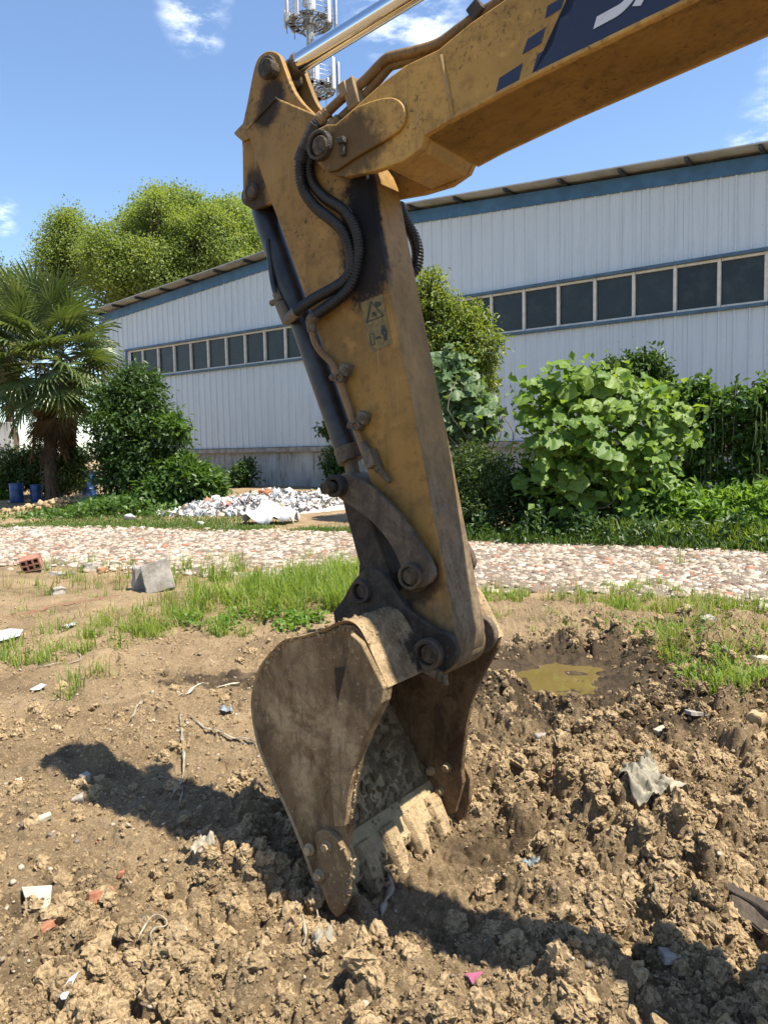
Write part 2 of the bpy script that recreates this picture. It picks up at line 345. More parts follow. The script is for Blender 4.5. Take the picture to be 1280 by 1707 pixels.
# excavator colours
YEL = (0.31, 0.172, 0.038)
M['steel_pin'] = muddy('worn_pin_steel', (0.21, 0.16, 0.10), (0.06, 0.045, 0.03), (0.03, 0.026, 0.024), 0.4, 16, 0.6, 0.3)
M['dark_steel'] = muddy('oily_dark_steel', (0.085, 0.068, 0.050), (0.034, 0.029, 0.025), (0.018, 0.018, 0.019), 0.5, 7, 0.55, 0.25, 0.006)
M['link_steel'] = muddy('brown_link_steel', (0.155, 0.118, 0.082), (0.075, 0.057, 0.041), (0.04, 0.034, 0.028), 0.4, 9, 0.6, 0.2, 0.004)
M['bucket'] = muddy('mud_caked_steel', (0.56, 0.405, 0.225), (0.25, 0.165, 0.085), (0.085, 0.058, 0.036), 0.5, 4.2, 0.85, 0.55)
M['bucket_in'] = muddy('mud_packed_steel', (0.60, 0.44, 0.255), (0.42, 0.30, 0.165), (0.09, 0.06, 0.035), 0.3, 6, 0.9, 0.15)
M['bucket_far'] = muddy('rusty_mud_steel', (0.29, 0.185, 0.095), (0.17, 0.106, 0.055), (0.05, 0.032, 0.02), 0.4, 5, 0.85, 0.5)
m, t = newmat('chrome'); fin(t, (0.72, 0.73, 0.75), 0.055, 1.0); M['chrome'] = m
M['barrel'] = plain('black_barrel_paint', (0.020, 0.021, 0.024), 0.45, 0, 0.6, 14, 0.15, 50)
M['rubber'] = plain('hose_rubber', (0.012, 0.012, 0.012), 0.5, 0, 0.5, 25)
M['bucket_top'] = muddy('worn_black_bucket_paint', (0.50, 0.36, 0.20), (0.22, 0.15, 0.08), (0.014, 0.014, 0.016), 0.85, 3.4, 0.62, 0.35)
M['shade_fill'] = plain('painted_gap_shade', (0.035, 0.023, 0.013), 0.9)  # near-black colour standing in for the shade between the cheek plates
M['track_rubber'] = plain('track_rubber', (0.02, 0.02, 0.02), 0.8, 0, 0.4, 6)
M['pipe'] = paint('dirty_pipe_paint', (0.20, 0.115, 0.042), 0.7, 0.6, None, (), 0.5, (0.10, 0.072, 0.045))
M['fitting'] = muddy('zinc_fitting', (0.17, 0.135, 0.09), (0.085, 0.068, 0.05), (0.05, 0.045, 0.04), 0.4, 20, 0.5, 0.15, 0.003)
m, t = newmat('navy_print'); c = t.mix(t.math('MULTIPLY', t.sstep(t.noise(t.co, 60, 5, 0.7), 0.62, 0.7), 0.6), (0.016, 0.02, 0.045), (0.15, 0.11, 0.07)); fin(t, c, 0.4); M['navy'] = m
m, t = newmat('white_print'); c = t.mix(t.math('MULTIPLY', t.sstep(t.noise(t.co, 40, 5, 0.7), 0.5, 0.75), 0.5), (0.60, 0.60, 0.60), (0.3, 0.27, 0.22)); fin(t, c, 0.45); M['white_print'] = m
m, t = newmat('label_yellow'); c = t.mix(t.ramp(t.noise(t.co, 50, 6, 0.7), [(0.38, 0.0), (0.60, 1.0)]), (0.20, 0.145, 0.032), (0.115, 0.082, 0.034)); fin(t, c, 0.6); M['label_yellow'] = m
m, t = newmat('label_black'); c = t.mix(t.sstep(t.noise(t.co, 70, 4, 0.7), 0.55, 0.68), (0.02, 0.02, 0.02), (0.13, 0.10, 0.05)); fin(t, c, 0.6); M['label_black'] = m

# building
def cladmat():
    m, t = newmat('white_cladding'); co = t.co
    st = t.noise(t.scale(co, (7, 7, 0.35)), 1.6, 6, 0.6)
    c = t.mix(t.math('MULTIPLY', t.sstep(st, 0.48, 0.72), 0.32), (0.55, 0.605, 0.63), (0.36, 0.385, 0.385))
    c = t.mix(t.math('MULTIPLY', t.sstep(t.noise(co, 0.5, 5, 0.6), 0.45, 0.7), 0.25), c, (0.44, 0.49, 0.52))
    c = t.mix(t.math('MULTIPLY', t.sstep(t.noise(co, 12, 3, 0.6), 0.68, 0.74), 0.6), c, (0.26, 0.22, 0.18))
    c = t.mix(t.math('MULTIPLY', t.sstep(t.noise(t.scale(co, (16, 16, 0.8)), 1.0, 5, 0.65), 0.60, 0.70), 0.35), c, (0.30, 0.27, 0.23))
    fin(t, c, 0.45, 0.0, t.bump(t.noise(t.scale(co, (2, 2, 0.4)), 2.0, 3), 0.08, 0.05), 0.4); return m
M['clad'] = cladmat()
M['fascia'] = plain('blue_trim', (0.034, 0.105, 0.195), 0.45, 0, 0.22, 2.5)
M['trim'] = plain('grey_blue_trim', (0.060, 0.115, 0.165), 0.5, 0, 0.25, 3)
M['soffit'] = plain('soffit_sheet', (0.42, 0.43, 0.41), 0.6, 0, 0.2, 1.5)
M['purlin'] = plain('dark_purlin', (0.035, 0.04, 0.045), 0.6)
M['frame'] = plain('cream_window_frame', (0.62, 0.58, 0.49), 0.5, 0, 0.12, 6)
m, t = newmat('dusty_glass'); c = t.mix(t.sstep(t.noise(t.co, 2.5, 6, 0.7), 0.42, 0.72), (0.010, 0.014, 0.014), (0.033, 0.043, 0.042)); rn_ = t.add('ShaderNodeObjectInfo').outputs['Random']; c = t.mix(t.math('MULTIPLY', rn_, 0.5), c, (0.035, 0.045, 0.045))
fin(t, c, t.math('ADD', 0.12, t.math('MULTIPLY', t.noise(t.co, 5, 5, 0.7), 0.3)), 0.0, None, 0.35); M['glass'] = m
m, t = newmat('stained_render'); co = t.co
c = t.mix(t.ramp(t.noise(t.scale(co, (1, 1, 0.5)), 1.2, 7, 0.65), [(0.35, 0.0), (0.62, 1.0)]), (0.44, 0.45, 0.44), (0.30, 0.295, 0.27))
c = t.mix(t.math('MULTIPLY', t.sstep(t.noise(t.scale(co, (5, 5, 0.6)), 2.0, 6, 0.7), 0.50, 0.66), 0.7), c, (0.12, 0.10, 0.08))
fin(t, c, 0.9, 0, t.bump(t.noise(co, 20, 5, 0.7), 0.3, 0.02), 0.2); M['plinth'] = m
M['ledge'] = plain('concrete_ledge', (0.27, 0.25, 0.22), 0.9, 0, 0.35, 5, 0.4, 30)
M['concrete'] = plain('broken_concrete', (0.30, 0.27, 0.23), 0.95, 0, 0.3, 9, 0.6, 45)
M['brick_red'] = plain('red_brick', (0.30, 0.135, 0.088), 0.9, 0, 0.35, 12, 0.5, 50)
M['brick_orange'] = plain('orange_brick', (0.33, 0.14, 0.075), 0.9, 0, 0.35, 14, 0.5, 60)
M['galv'] = plain('galvanised_steel', (0.42, 0.44, 0.45), 0.45, 0.35, 0.25, 1.5)
M['galv_dark'] = plain('galvanised_grating', (0.13, 0.14, 0.15), 0.6, 0.2, 0.3, 3)
M['antenna'] = plain('antenna_white', (0.52, 0.53, 0.54), 0.45, 0, 0.1, 2)
M['bark'] = plain('bark', (0.10, 0.075, 0.052), 0.95, 0, 0.45, 9, 0.9, 26)
M['palm_bark'] = plain('palm_fibre', (0.075, 0.052, 0.035), 0.95, 0, 0.5, 14, 1.0, 40)
M['stem'] = plain('green_stem', (0.11, 0.13, 0.04), 0.7, 0, 0.3, 6)
M['twig'] = plain('grey_twig', (0.16, 0.13, 0.09), 0.9, 0, 0.4, 14, 0.5, 50)
M['barrel_blue'] = plain('blue_barrel_plastic', (0.016, 0.060, 0.19), 0.4, 0, 0.3, 4)
M['white_sheet'] = plain('white_plastic_sheet', (0.43, 0.43, 0.44), 0.35, 0, 0.08, 6)
M['grey_cloth'] = plain('grey_white_sack', (0.235, 0.21, 0.155), 0.75, 0, 0.35, 12, 0.25, 60)
M['straw'] = plain('pale_strapping', (0.27, 0.235, 0.175), 0.7, 0, 0.3, 20)
M['tile_white'] = plain('white_tile', (0.43, 0.39, 0.29), 0.5, 0, 0.15, 10)
M['pink'] = plain('pink_plastic', (0.29, 0.085, 0.14), 0.45, 0, 0.25, 20)
M['blue_film'] = plain('blue_grey_film', (0.17, 0.205, 0.21), 0.45, 0, 0.35, 14)
M['red_cord'] = plain('red_cord', (0.27, 0.065, 0.035), 0.6, 0, 0.3, 20)
M['green_net'] = plain('green_net', (0.03, 0.22, 0.09), 0.7, 0, 0.4, 30)
M['wood'] = plain('wet_dark_wood', (0.050, 0.037, 0.026), 0.85, 0, 0.5, 11, 0.9, 35)
# foliage
M['camphor'] = leafmat('camphor_leaf', (0.125, 0.185, 0.046), (0.22, 0.265, 0.080), 0.42)
M['camphor_low'] = leafmat('young_camphor_leaf', (0.065, 0.125, 0.022), (0.21, 0.235, 0.05), 0.38)
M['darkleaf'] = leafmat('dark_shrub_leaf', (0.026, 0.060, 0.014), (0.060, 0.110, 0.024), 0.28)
M['midleaf'] = leafmat('mid_shrub_leaf', (0.045, 0.100, 0.020), (0.095, 0.165, 0.034), 0.33)
M['finegreen'] = leafmat('fine_shrub_leaf', (0.045, 0.085, 0.022), (0.10, 0.14, 0.04), 0.3)
M['gourd'] = leafmat('gourd_leaf', (0.095, 0.180, 0.026), (0.200, 0.285, 0.055), 0.38, 0.5)
M['gourd_grey'] = leafmat('grey_green_leaf', (0.070, 0.130, 0.045), (0.135, 0.195, 0.085), 0.3, 0.5)
M['bean'] = leafmat('bean_leaf', (0.040, 0.095, 0.020), (0.085, 0.150, 0.034), 0.33)
M['palm'] = leafmat('palm_leaf', (0.062, 0.100, 0.030), (0.145, 0.185, 0.070), 0.22, 0.34, 0.55)
M['palm_young'] = leafmat('pale_palm_leaf', (0.13, 0.17, 0.05), (0.20, 0.22, 0.07), 0.3, 0.35, 0.5)
M['palm_dead'] = leafmat('dead_palm_leaf', (0.10, 0.066, 0.034), (0.20, 0.135, 0.065), 0.15, 0.75)
M['grass'] = leafmat('grass_blade', (0.12, 0.20, 0.028), (0.26, 0.32, 0.065), 0.42, 0.45)
M['grass_far'] = leafmat('grass_far', (0.055, 0.115, 0.020), (0.12, 0.18, 0.038), 0.35, 0.5)
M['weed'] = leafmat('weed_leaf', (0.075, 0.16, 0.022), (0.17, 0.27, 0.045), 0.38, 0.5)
# ------------------------------------------------------------------ terrain
PF0, PF1 = flat(-60, 878)[:2], flat(1330, 909)[:2]        # far edge of the rubble path
PN0, PN1 = flat(0, 940)[:2], flat(1280, 1003)[:2]         # near edge
def _line(a, b):
    d = (b - a) / np.linalg.norm(b - a); return a, d, np.array([-d[1], d[0]])
LF, LN = _line(PF0, PF1), _line(PN0, PN1)
def side(L, x, y): return (x - L[0][0]) * L[2][0] + (y - L[0][1]) * L[2][1]
_pud = flat(932, 1112)[:2]; _tip = flat(585, 1515)[:2]; _bk = flat(690, 1440)[:2]
TEETH = [flat(a, b, -.05)[:2] for a, b in ((615, 1515), (665, 1475), (705, 1450), (640, 1492), (690, 1462), (722, 1438), (752, 1405), (800, 1420), (735, 1480))]
MOUNDS = [  # pixel, radius x, radius y, height
    (600, 1600, .16, .11, .075), (425, 1468, .12, .085, .085), (350, 1440, .10, .07, .03), (1085, 1420, .20, .15, .10), (1030, 1500, .12, .10, .06), (1180, 1390, .22, .18, .05),
    (1140, 1450, .13, .10, .05), (880, 1440, .15, .12, .03), (700, 1660, .14, .09, .05), (1000, 1670, .16, .10, .05), (850, 1690, .10, .07, .04), (330, 1620, .30, .18, .04),
    (930, 1200, .35, .22, .06), (1190, 1180, .30, .25, .05), (520, 1640, .15, .10, .04), (1180, 1300, .3, .2, .06), (480, 1075, .40, .16, .05), (255, 1195, .16, .12, .05), (1010, 1035, .45, .2, .08), (850, 1020, .5, .2, .05)]
_MW = [(flat(a, b)[:2], c, d, e) for a, b, c, d, e in MOUNDS]
PITS = [(560, 1440, .22, .16, .05), (470, 1500, .16, .10, .05), (690, 1520, .25, .15, .05), (820, 1400, .2, .15, .045), (1050, 1560, .16, .10, .06), (760, 1500, .2, .14, .03), (1170, 1500, .12, .1, .05), (320, 1395, .2, .1, .02)]
_PW = [(flat(a, b)[:2], c, d, e) for a, b, c, d, e in PITS]
def path_mask(x, y):
    e = 0.35 * fbm(x * 1.1, y * 1.1, 61, 3)
    return ss(-0.15, 0.15, side(LN, x, y) + e) * ss(0.15, -0.15, side(LF, x, y) + e * 0.6)
def base_h(x, y):
    q = np.maximum(side(LF, x, y), 0)
    z = 0.32 * ss(1.0, 9.0, q) + 0.12 * ss(9, 16, q)
    return z + 0.03 * fbm(x * .22, y * .22, 3, 2) * ss(3, 8, y)
def zones(x, y):
    """(rough, wet): how clodded and how damp the soil is"""
    n = fbm(x * 0.9, y * 0.9, 11, 3)
    rough = ss(6.6, 5.2, y + 0.9 * n - 0.45 * x) * (0.42 + 0.58 * ss(-1.15, -0.15, x + 0.35 * n + 0.55 * (2.6 - y)))
    rough = rough * (1 - .45 * ss(.55, .2, np.hypot((x - .55) / 1.3, y - 2.12)))
    rough = np.clip(rough, 0.38 * ss(9.5, 6, y), 1)
    dp = np.hypot((x - _pud[0]) / 1.15, (y - _pud[1]) / 0.95)
    wet = 0.95 * ss(1.25, 0.45, dp + 0.35 * n)
    wet = np.maximum(wet, 0.85 * ss(1.25, 0.45, np.hypot((x - 1.15) / 1.25, (y - 4.9) / 1.25) + 0.4 * n))
    wet = np.maximum(wet, 0.72 * ss(0.62, 0.2, np.hypot((x + 0.95) / 1.4, (y - 5.0) / 0.55) + 0.25 * n))
    wet = np.maximum(wet, 0.62 * ss(0.9, 0.2, np.hypot((x - 0.42) / 0.55, (y - 2.85) / 0.5) + 0.3 * n))
    wet = np.maximum(wet, 0.50 * ss(1.0, 0.2, np.hypot((x + 1.15) / 0.6, (y - 2.5) / 0.6) + 0.4 * n))
    wet = np.maximum(wet, 0.55 * ss(1.0, 0.1, np.hypot((x - 1.0) / 0.5, (y - 2.45) / 0.5) + 0.4 * n))
    wet = wet + 0.40 * ss(0.08, 0.5, fbm(x * 1.3, y * 1.3, 29, 4)) + 0.16 * (n > 9)
    return rough, wet
def H(x, y, fine=True):
    x = np.asarray(x, float); y = np.asarray(y, float)
    z = base_h(x, y); pm = path_mask(x, y); rough, wet = zones(x, y)
    near = ss(16, 9, y) * ss(-4, -1, y) if True else 1
    z = z + (0.035 * fbm(x * .8, y * .8, 5, 3) + 0.02 * fbm(x * 2.7, y * 2.7, 6, 3)) * near * (1 - 0.7 * pm)
    for c, rx, ry, hh in _MW: z = z + hh * np.exp(-(((x - c[0]) / rx) ** 2 + ((y - c[1]) / ry) ** 2))
    for c, rx, ry, hh in _PW: z = z - hh * np.exp(-(((x - c[0]) / rx) ** 2 + ((y - c[1]) / ry) ** 2))
    dp = np.hypot((x - _pud[0]) / 0.46, (y - _pud[1]) / 0.52) + 0.40 * fbm(x * 3.2, y * 3.2, 41, 4)
    pd = ss(1.5, 0.55, dp)
    if fine:
        k = rough * (1 - pm) * (1 - 0.85 * pd)
        b = 1.15 * clodbump(x, y, 0.20, 101, 0.42) * ss(-.1, .35, fbm(x * 1.7, y * 1.7, 77, 2) + .08)
        b = b + 1.15 * clodbump(x, y, 0.088, 202, 0.55)
        b = b + 0.95 * clodbump(x, y, 0.041, 303, 0.75) + 0.95 * clodbump(x, y, 0.023, 404, 0.85)
        z = z + k * (b * 0.92 - 0.042) + k * (0.026 * fbm(x * 14, y * 14, 9, 5, 0.7) + .010 * fbm(x * 45, y * 45, 19, 2, .6))
        k2 = (1 - rough) * near * (1 - 0.6 * pd)
        z = z + k2 * (0.45 * clodbump(x, y, 0.06, 505, 0.35) + 0.5 * clodbump(x, y, 0.028, 606, 0.45) + 0.006 * fbm(x * 20, y * 20, 10, 4, .6))
    z = z - 0.10 * pd
    if True:
        q = ss(.27, .11, np.min([np.hypot(x - c[0], y - c[1]) for c in TEETH], axis=0)); z = z * (1 - .45 * q) - .058 * q
    return z
def H1(x, y): return float(H(np.array([x]), np.array([y]))[0])
def GP(px, py, dz=0.0):
    """the point of the ground seen at a pixel of the photograph"""
    z = 0.0
    for _ in range(8):
        p = flat(px, py, z); z = 0.5 * z + 0.5 * H1(p[0], p[1])
    p = flat(px, py, z); return np.array([p[0], p[1], H1(p[0], p[1]) + dz])
def axis(lo, hi, f0, f1, step, g, gmax):
    mid = list(np.arange(f0, f1 + 1e-9, step)); a = [f1]; s = step
    while a[-1] < hi: s = s * (g if a[-1] < 6 else 1.16); a.append(a[-1] + s)
    b = [f0]; s = step
    while b[-1] > lo: s = s * (g if b[-1] > -6 else 1.16); b.append(b[-1] - s)
    return np.array(b[::-1][:-1] + mid + a[1:])
gx = axis(-400, 400, -1.45, 1.45, 0.0064, 1.024, 60)
gy_n = list(np.arange(1.66, 3.5, 0.0064)); s = 0.0064; y = gy_n[-1]; gy = list(gy_n)
while y < 600: s = s * (1.012 if y < 9 else 1.03 if y < 20 else 1.12); y += s; gy.append(y)
yb = [1.66]; s = 0.0064
while yb[-1] > -120: s *= 1.14; yb.append(yb[-1] - s)
gy = np.array(yb[::-1][:-1] + gy)
GX, GY = np.meshgrid(gx, gy); nx, ny = len(gx), len(gy)
fx, fy = GX.ravel(), GY.ravel()
GZ = base_h(fx, fy); sel = (np.abs(fx) < 22) & (fy > -6) & (fy < 36)
GZ[sel] = H(fx[sel], fy[sel])
_rg, _wt = zones(fx, fy)
grassy = ss(6.0, 7.2, fy + 0.8 * fbm(fx * .7, fy * .7, 88, 3)) * (1 - path_mask(fx, fy))
idx = np.arange(nx * ny).reshape(ny, nx)
quads = np.stack([idx[:-1, :-1], idx[:-1, 1:], idx[1:, 1:], idx[1:, :-1]], -1).reshape(-1, 4)
pale = ss(0.25, 0.6, fbm(fx * 3.1, fy * 3.1, 55, 4)) * 0.35 * (1 - _rg)
me = npmesh('ground', np.stack([fx, fy, GZ], 1), quads, M['soil'], {'wet': _wt, 'pale': pale}, smooth=True)
print('ground verts', nx * ny)
obj('ground', me, kind='structure', label='tan clodded soil dug over round the bucket, flatter behind')

# rubble path: its own sheet, a little proud of the soil
u = np.linspace(-16, 26, 240); v = np.linspace(-0.06, 1.06, 60)
UU, VV = np.meshgrid(u, v); n0 = PN0[None] + (UU.ravel()[:, None]) * LN[1][None]
f0 = PF0[None] + ((UU.ravel() - 0) * 1.15)[:, None] * LF[1][None]
PP = n0 * (1 - VV.ravel()[:, None]) + f0 * VV.ravel()[:, None]
edge = np.minimum(VV.ravel() + 0.06, 1.06 - VV.ravel())
PZ = H(PP[:, 0], PP[:, 1], False) + 0.05 * ss(0.0, 0.1, edge + 0.05 * fbm(PP[:, 0] * 1.5, PP[:, 1] * 1.5, 71, 3)) - 0.02 + 0.012 * fbm(PP[:, 0] * 5, PP[:, 1] * 5, 72, 4)
nu, nv = len(u), len(v); ix = np.arange(nu * nv).reshape(nv, nu)
q = np.stack([ix[:-1, :-1], ix[:-1, 1:], ix[1:, 1:], ix[1:, :-1]], -1).reshape(-1, 4)
obj('path', npmesh('path', np.c_[PP, PZ], q, M['path'], smooth=True), kind='structure', label='pale path of crushed brick and concrete crossing behind the digger')
def PH(x, y): return float(max(H1(x, y), H(np.array([x]), np.array([y]), False)[0] + 0.03))

# puddle
zp = float(H(np.array([_pud[0]]), np.array([_pud[1]]))[0]) + 0.012
bm = bmesh.new(); bmesh.ops.create_circle(bm, cap_ends=True, segments=40, radius=1.0)
bmesh.ops.scale(bm, vec=(0.95, 0.8, 1), verts=bm.verts); bmesh.ops.translate(bm, vec=(_pud[0], _pud[1], zp), verts=bm.verts)
m, t = newmat('muddy_water'); c = t.mix(t.noise(t.co, 3.5, 5, 0.6), (0.100, 0.072, 0.022), (0.145, 0.106, 0.038))
fin(t, c, 0.05, 0, t.bump(t.noise(t.co, 9, 2), 0.05, 0.01), 0.35); M['water'] = m
bmobj('puddle', bm, M['water'], kind='structure', label='shallow muddy olive brown puddle in the dug hollow')

# loose clods, pebbles and rubble
def protos(n, sub, amp, seed):
    out = []
    for k in range(n):
        bm = bmesh.new(); bmesh.ops.create_icosphere(bm, subdivisions=sub, radius=1)
        rnd = np.random.RandomState(seed + k); P = np.array([v.co[:] for v in bm.verts]); F = np.array([[v.index for v in f.verts] for f in bm.faces])
        o = rnd.rand(3) * 50
        r = 1 + amp * (perlin(P[:, 0] * 1.1 + o[0], P[:, 1] * 1.1 + P[:, 2] * .9 + o[1], k) + .7 * perlin(P[:, 0] * 2.3 + P[:, 2] * 2 + o[2], P[:, 1] * 2.3 + o[0], k + 9))
        P = P * r[:, None] * (rnd.uniform(.75, 1.2, 3) * np.array([1.1, 1, .8]))[None]
        for _ in range(5):   # knock flats on it
            d = rnd.randn(3); d /= np.linalg.norm(d); lim = rnd.uniform(.55, .85); e = P @ d; P = P - np.maximum(e - lim, 0)[:, None] * d[None]
        out.append((P, F)); bm.free()
    return out
def rots(n, rnd, tilt=3.14):
    a = rnd.rand(n) * 6.283; b = (rnd.rand(n) - .5) * 2 * tilt; c = (rnd.rand(n) - .5) * 2 * tilt
    ca, sa, cb, sb, cc, sc = np.cos(a), np.sin(a), np.cos(b), np.sin(b), np.cos(c), np.sin(c); o = np.zeros(n); i = np.ones(n)
    Rz = np.stack([ca, -sa, o, sa, ca, o, o, o, i], 1).reshape(n, 3, 3); Rx = np.stack([i, o, o, o, cb, -sb, o, sb, cb], 1).reshape(n, 3, 3); Ry = np.stack([cc, o, sc, o, i, o, -sc, o, cc], 1).reshape(n, 3, 3)
    return Rz @ Rx @ Ry
def scatter(name, P, size, pr, mat, seed, tint=None, tilt=3.14, squash=1.0, smooth=False, **kw):
    rnd = np.random.RandomState(seed); n = len(P); Rm = rots(n, rnd, tilt); which = rnd.randint(len(pr), size=n); tint = rnd.rand(n) if tint is None else tint
    VV, FF, TT, off = [], [], [], 0
    for k, (pv, pf) in enumerate(pr):
        s = np.where(which == k)[0]
        if not len(s): continue
        L = pv[None] * np.array([1, 1, squash])[None, None] * size[s][:, None, None]
        V = np.einsum('nij,nvj->nvi', Rm[s], L) + P[s][:, None, :]
        VV.append(V.reshape(-1, 3)); FF.append((pf[None] + (np.arange(len(s)) * len(pv))[:, None, None] + off).reshape(-1, pf.shape[1])); off += V.shape[0] * V.shape[1]
        TT.append(np.repeat(tint[s], len(pf)))
    me = npmesh(name, np.concatenate(VV), np.concatenate(FF), mat, {'tint': np.concatenate(TT)}, smooth=smooth)
    return obj(name, me, **kw)
CL1 = protos(8, 1, 0.4, 80); 
rnd = np.random.RandomState(3)
def ground_pts(n, x0, x1, y0, y1, keep, seed):
    r = np.random.RandomState(seed); y = y0 * (y1 / y0) ** r.rand(n); x = x0 + (x1 - x0) * r.rand(n)
    x = x * (0.62 * y + 0.3); k = keep(x, y) > r.rand(n); x, y = x[k], y[k]
    return np.stack([x, y, H(x, y)], 1)
def kc(x, y): rg, wt = zones(x, y); return np.clip(rg, 0, 1) * (1 - path_mask(x, y)) * (0.22 + 0.78 * ss(-0.12, 0.25, fbm(x * 1.6, y * 1.6, 77, 3))) * (np.hypot(x - _pud[0], y - _pud[1]) > .48) * np.clip(np.min([np.hypot(x - c[0], y - c[1]) for c in TEETH], axis=0) / .14 - .55, 0.05, 1)
def grains(name, P, size, tint, mat, sub, seed, squash=(1.15, 1.0, .8), amp=.5, **kw):
    """one object: a cloud of points, each carrying a lump grown in geometry nodes"""
    me = bpy.data.meshes.new(name); me.vertices.add(len(P)); me.vertices.foreach_set('co', np.asarray(P, np.float32).ravel())
    for an, av in (('size', size), ('tint', tint)):
        at_ = me.attributes.new(an, 'FLOAT', 'POINT'); at_.data.foreach_set('value', np.asarray(av, np.float32))
    me.update(); o = obj(name, me, **kw)
    g = bpy.data.node_groups.new(name, 'GeometryNodeTree'); g.interface.new_socket('Geometry', in_out='INPUT', socket_type='NodeSocketGeometry'); g.interface.new_socket('Geometry', in_out='OUTPUT', socket_type='NodeSocketGeometry')
    T = NT(g); gi = T.n.new('NodeGroupInput'); go = T.n.new('NodeGroupOutput'); jn = T.n.new('GeometryNodeGeometryToInstance')
    for k in range(9):
        ic = T.add('GeometryNodeMeshIcoSphere', {'Radius': 1.0, 'Subdivisions': sub}); ps = T.n.new('GeometryNodeInputPosition').outputs[0]
        p2 = T.add('ShaderNodeVectorMath', {0: ps, 1: (k * 7.3, seed + k * 3.1, k * 1.7)}, operation='ADD').outputs[0]
        n1 = T.add('ShaderNodeTexNoise', {'Vector': p2, 'Scale': 1.1, 'Detail': 1.0}).outputs['Color']; n2 = T.add('ShaderNodeTexNoise', {'Vector': p2, 'Scale': 3.2, 'Detail': 3.0, 'Roughness': .7}).outputs['Color']; vr = T.add('ShaderNodeTexVoronoi', {'Vector': p2, 'Scale': 1.9}).outputs['Distance']
        f = T.math('ADD', .62, T.math('MULTIPLY', vr, .55))
        d1 = T.add('ShaderNodeVectorMath', {0: T.add('ShaderNodeVectorMath', {0: n1, 1: (.5, .5, .5)}, operation='SUBTRACT').outputs[0], 1: (amp * 3.2,) * 3}, operation='MULTIPLY').outputs[0]
        d2 = T.add('ShaderNodeVectorMath', {0: T.add('ShaderNodeVectorMath', {0: n2, 1: (.5, .5, .5)}, operation='SUBTRACT').outputs[0], 1: (amp * 1.5,) * 3}, operation='MULTIPLY').outputs[0]
        q = T.add('ShaderNodeVectorMath', {0: ps, 3: f}, operation='SCALE').outputs[0]
        q = T.add('ShaderNodeVectorMath', {0: q, 1: d1}, operation='ADD').outputs[0]; q = T.add('ShaderNodeVectorMath', {0: q, 1: d2}, operation='ADD').outputs[0]
        q = T.add('ShaderNodeVectorMath', {0: q, 1: squash}, operation='MULTIPLY').outputs[0]
        sp = T.add('GeometryNodeSetPosition', {'Geometry': ic.outputs['Mesh'], 'Position': q}); sm = T.add('GeometryNodeSetMaterial', {'Geometry': sp.outputs[0], 'Material': mat}); T.l.new(sm.outputs[0], jn.inputs[0])
    sz_ = T.add('GeometryNodeInputNamedAttribute', {'Name': 'size'}, data_type='FLOAT').outputs[0]
    rv = T.add('FunctionNodeRandomValue', data_type='FLOAT_VECTOR'); rv.inputs[1].default_value = (6.283, 6.283, 6.283)
    ip = T.add('GeometryNodeInstanceOnPoints', {'Points': gi.outputs[0], 'Instance': jn.outputs[0], 'Pick Instance': True, 'Rotation': rv.outputs[0], 'Scale': sz_}); T.l.new(ip.outputs[0], go.inputs[0])
    o.modifiers.new('lumps', 'NODES').node_group = g; return o
def tnt(P): _, wt = zones(P[:, 0], P[:, 1]); return np.clip(rnd.rand(len(P)) ** 1.5 * .7 + .5 * wt, 0, 1)
P = ground_pts(220000, -1.4, 1.4, 1.75, 7.5, kc, 5); sz = 0.0030 + 0.0095 * rnd.rand(len(P)) ** 2.4; P[:, 2] += sz * .2; print('grains', len(P))
grains('loose_soil', P, sz, tnt(P), M['clod'], 2, 1, kind='stuff', label='small crumbled lumps of soil scattered over the dug ground')
P = ground_pts(22000, -1.4, 1.4, 1.75, 6.5, lambda x, y: kc(x, y) * (.25 + .75 * ss(.3, .8, zones(x, y)[0])), 15); sz = 0.010 + 0.032 * rnd.rand(len(P)) ** 2.8; P[:, 2] += sz * .15
grains('soil_clods', P, sz, tnt(P), M['clod'], 4, 2, amp=.36, kind='stuff', label='broken crumbly clods of tan earth lying round the bucket')
P = ground_pts(3200, -1.1, 1.1, 1.8, 9.0, lambda x, y: (0.35 + 0.5 * (1 - zones(x, y)[0])) * (1 - path_mask(x, y)), 25); sz = 0.004 + 0.013 * rnd.rand(len(P)) ** 3
P[:, 2] += sz * .3
scatter('pebbles', P, sz, CL1, M['pebble'], 28, squash=.7, tilt=.5, kind='stuff', label='small stones and brick crumbs strewn over the bare soil')
# crushed rubble on the path: flat shards
def shard(n, seed):
    out = []
    for k in range(n):
        r = np.random.RandomState(seed + k); m = 5; a = np.sort(r.rand(m) * 1.0 + np.arange(m) * 1.25664 * 1.0) ; rad = r.uniform(.6, 1.1, m)
        top = np.c_[np.cos(a) * rad * .92, np.sin(a) * rad * .85, r.uniform(.05, .15, m)]; bot = np.c_[np.cos(a) * rad * 1.1, np.sin(a) * rad * .9, np.full(m, -.3)]
        V = np.r_[top, bot]; F = [[0, 1, 2], [0, 2, 3], [0, 3, 4]] + [q for i in range(m) for q in ([i, m + i, m + (i + 1) % m], [i, m + (i + 1) % m, (i + 1) % m])]
        out.append((V, np.array(F)))
    return out
SH = shard(10, 300)
r = np.random.RandomState(31); n = 62000
uu = r.uniform(-5, 21, n); vv = np.clip(r.rand(n) * 1.04 - .02, -.03, 1.03) + r.randn(n) * .035 ; lo = r.rand(n)
n0 = PN0[None] + uu[:, None] * LN[1][None]; f0 = PF0[None] + (uu * 1.15)[:, None] * LF[1][None]; P2 = n0 * (1 - vv[:, None]) + f0 * vv[:, None]
P2 += r.randn(n, 2) * .06
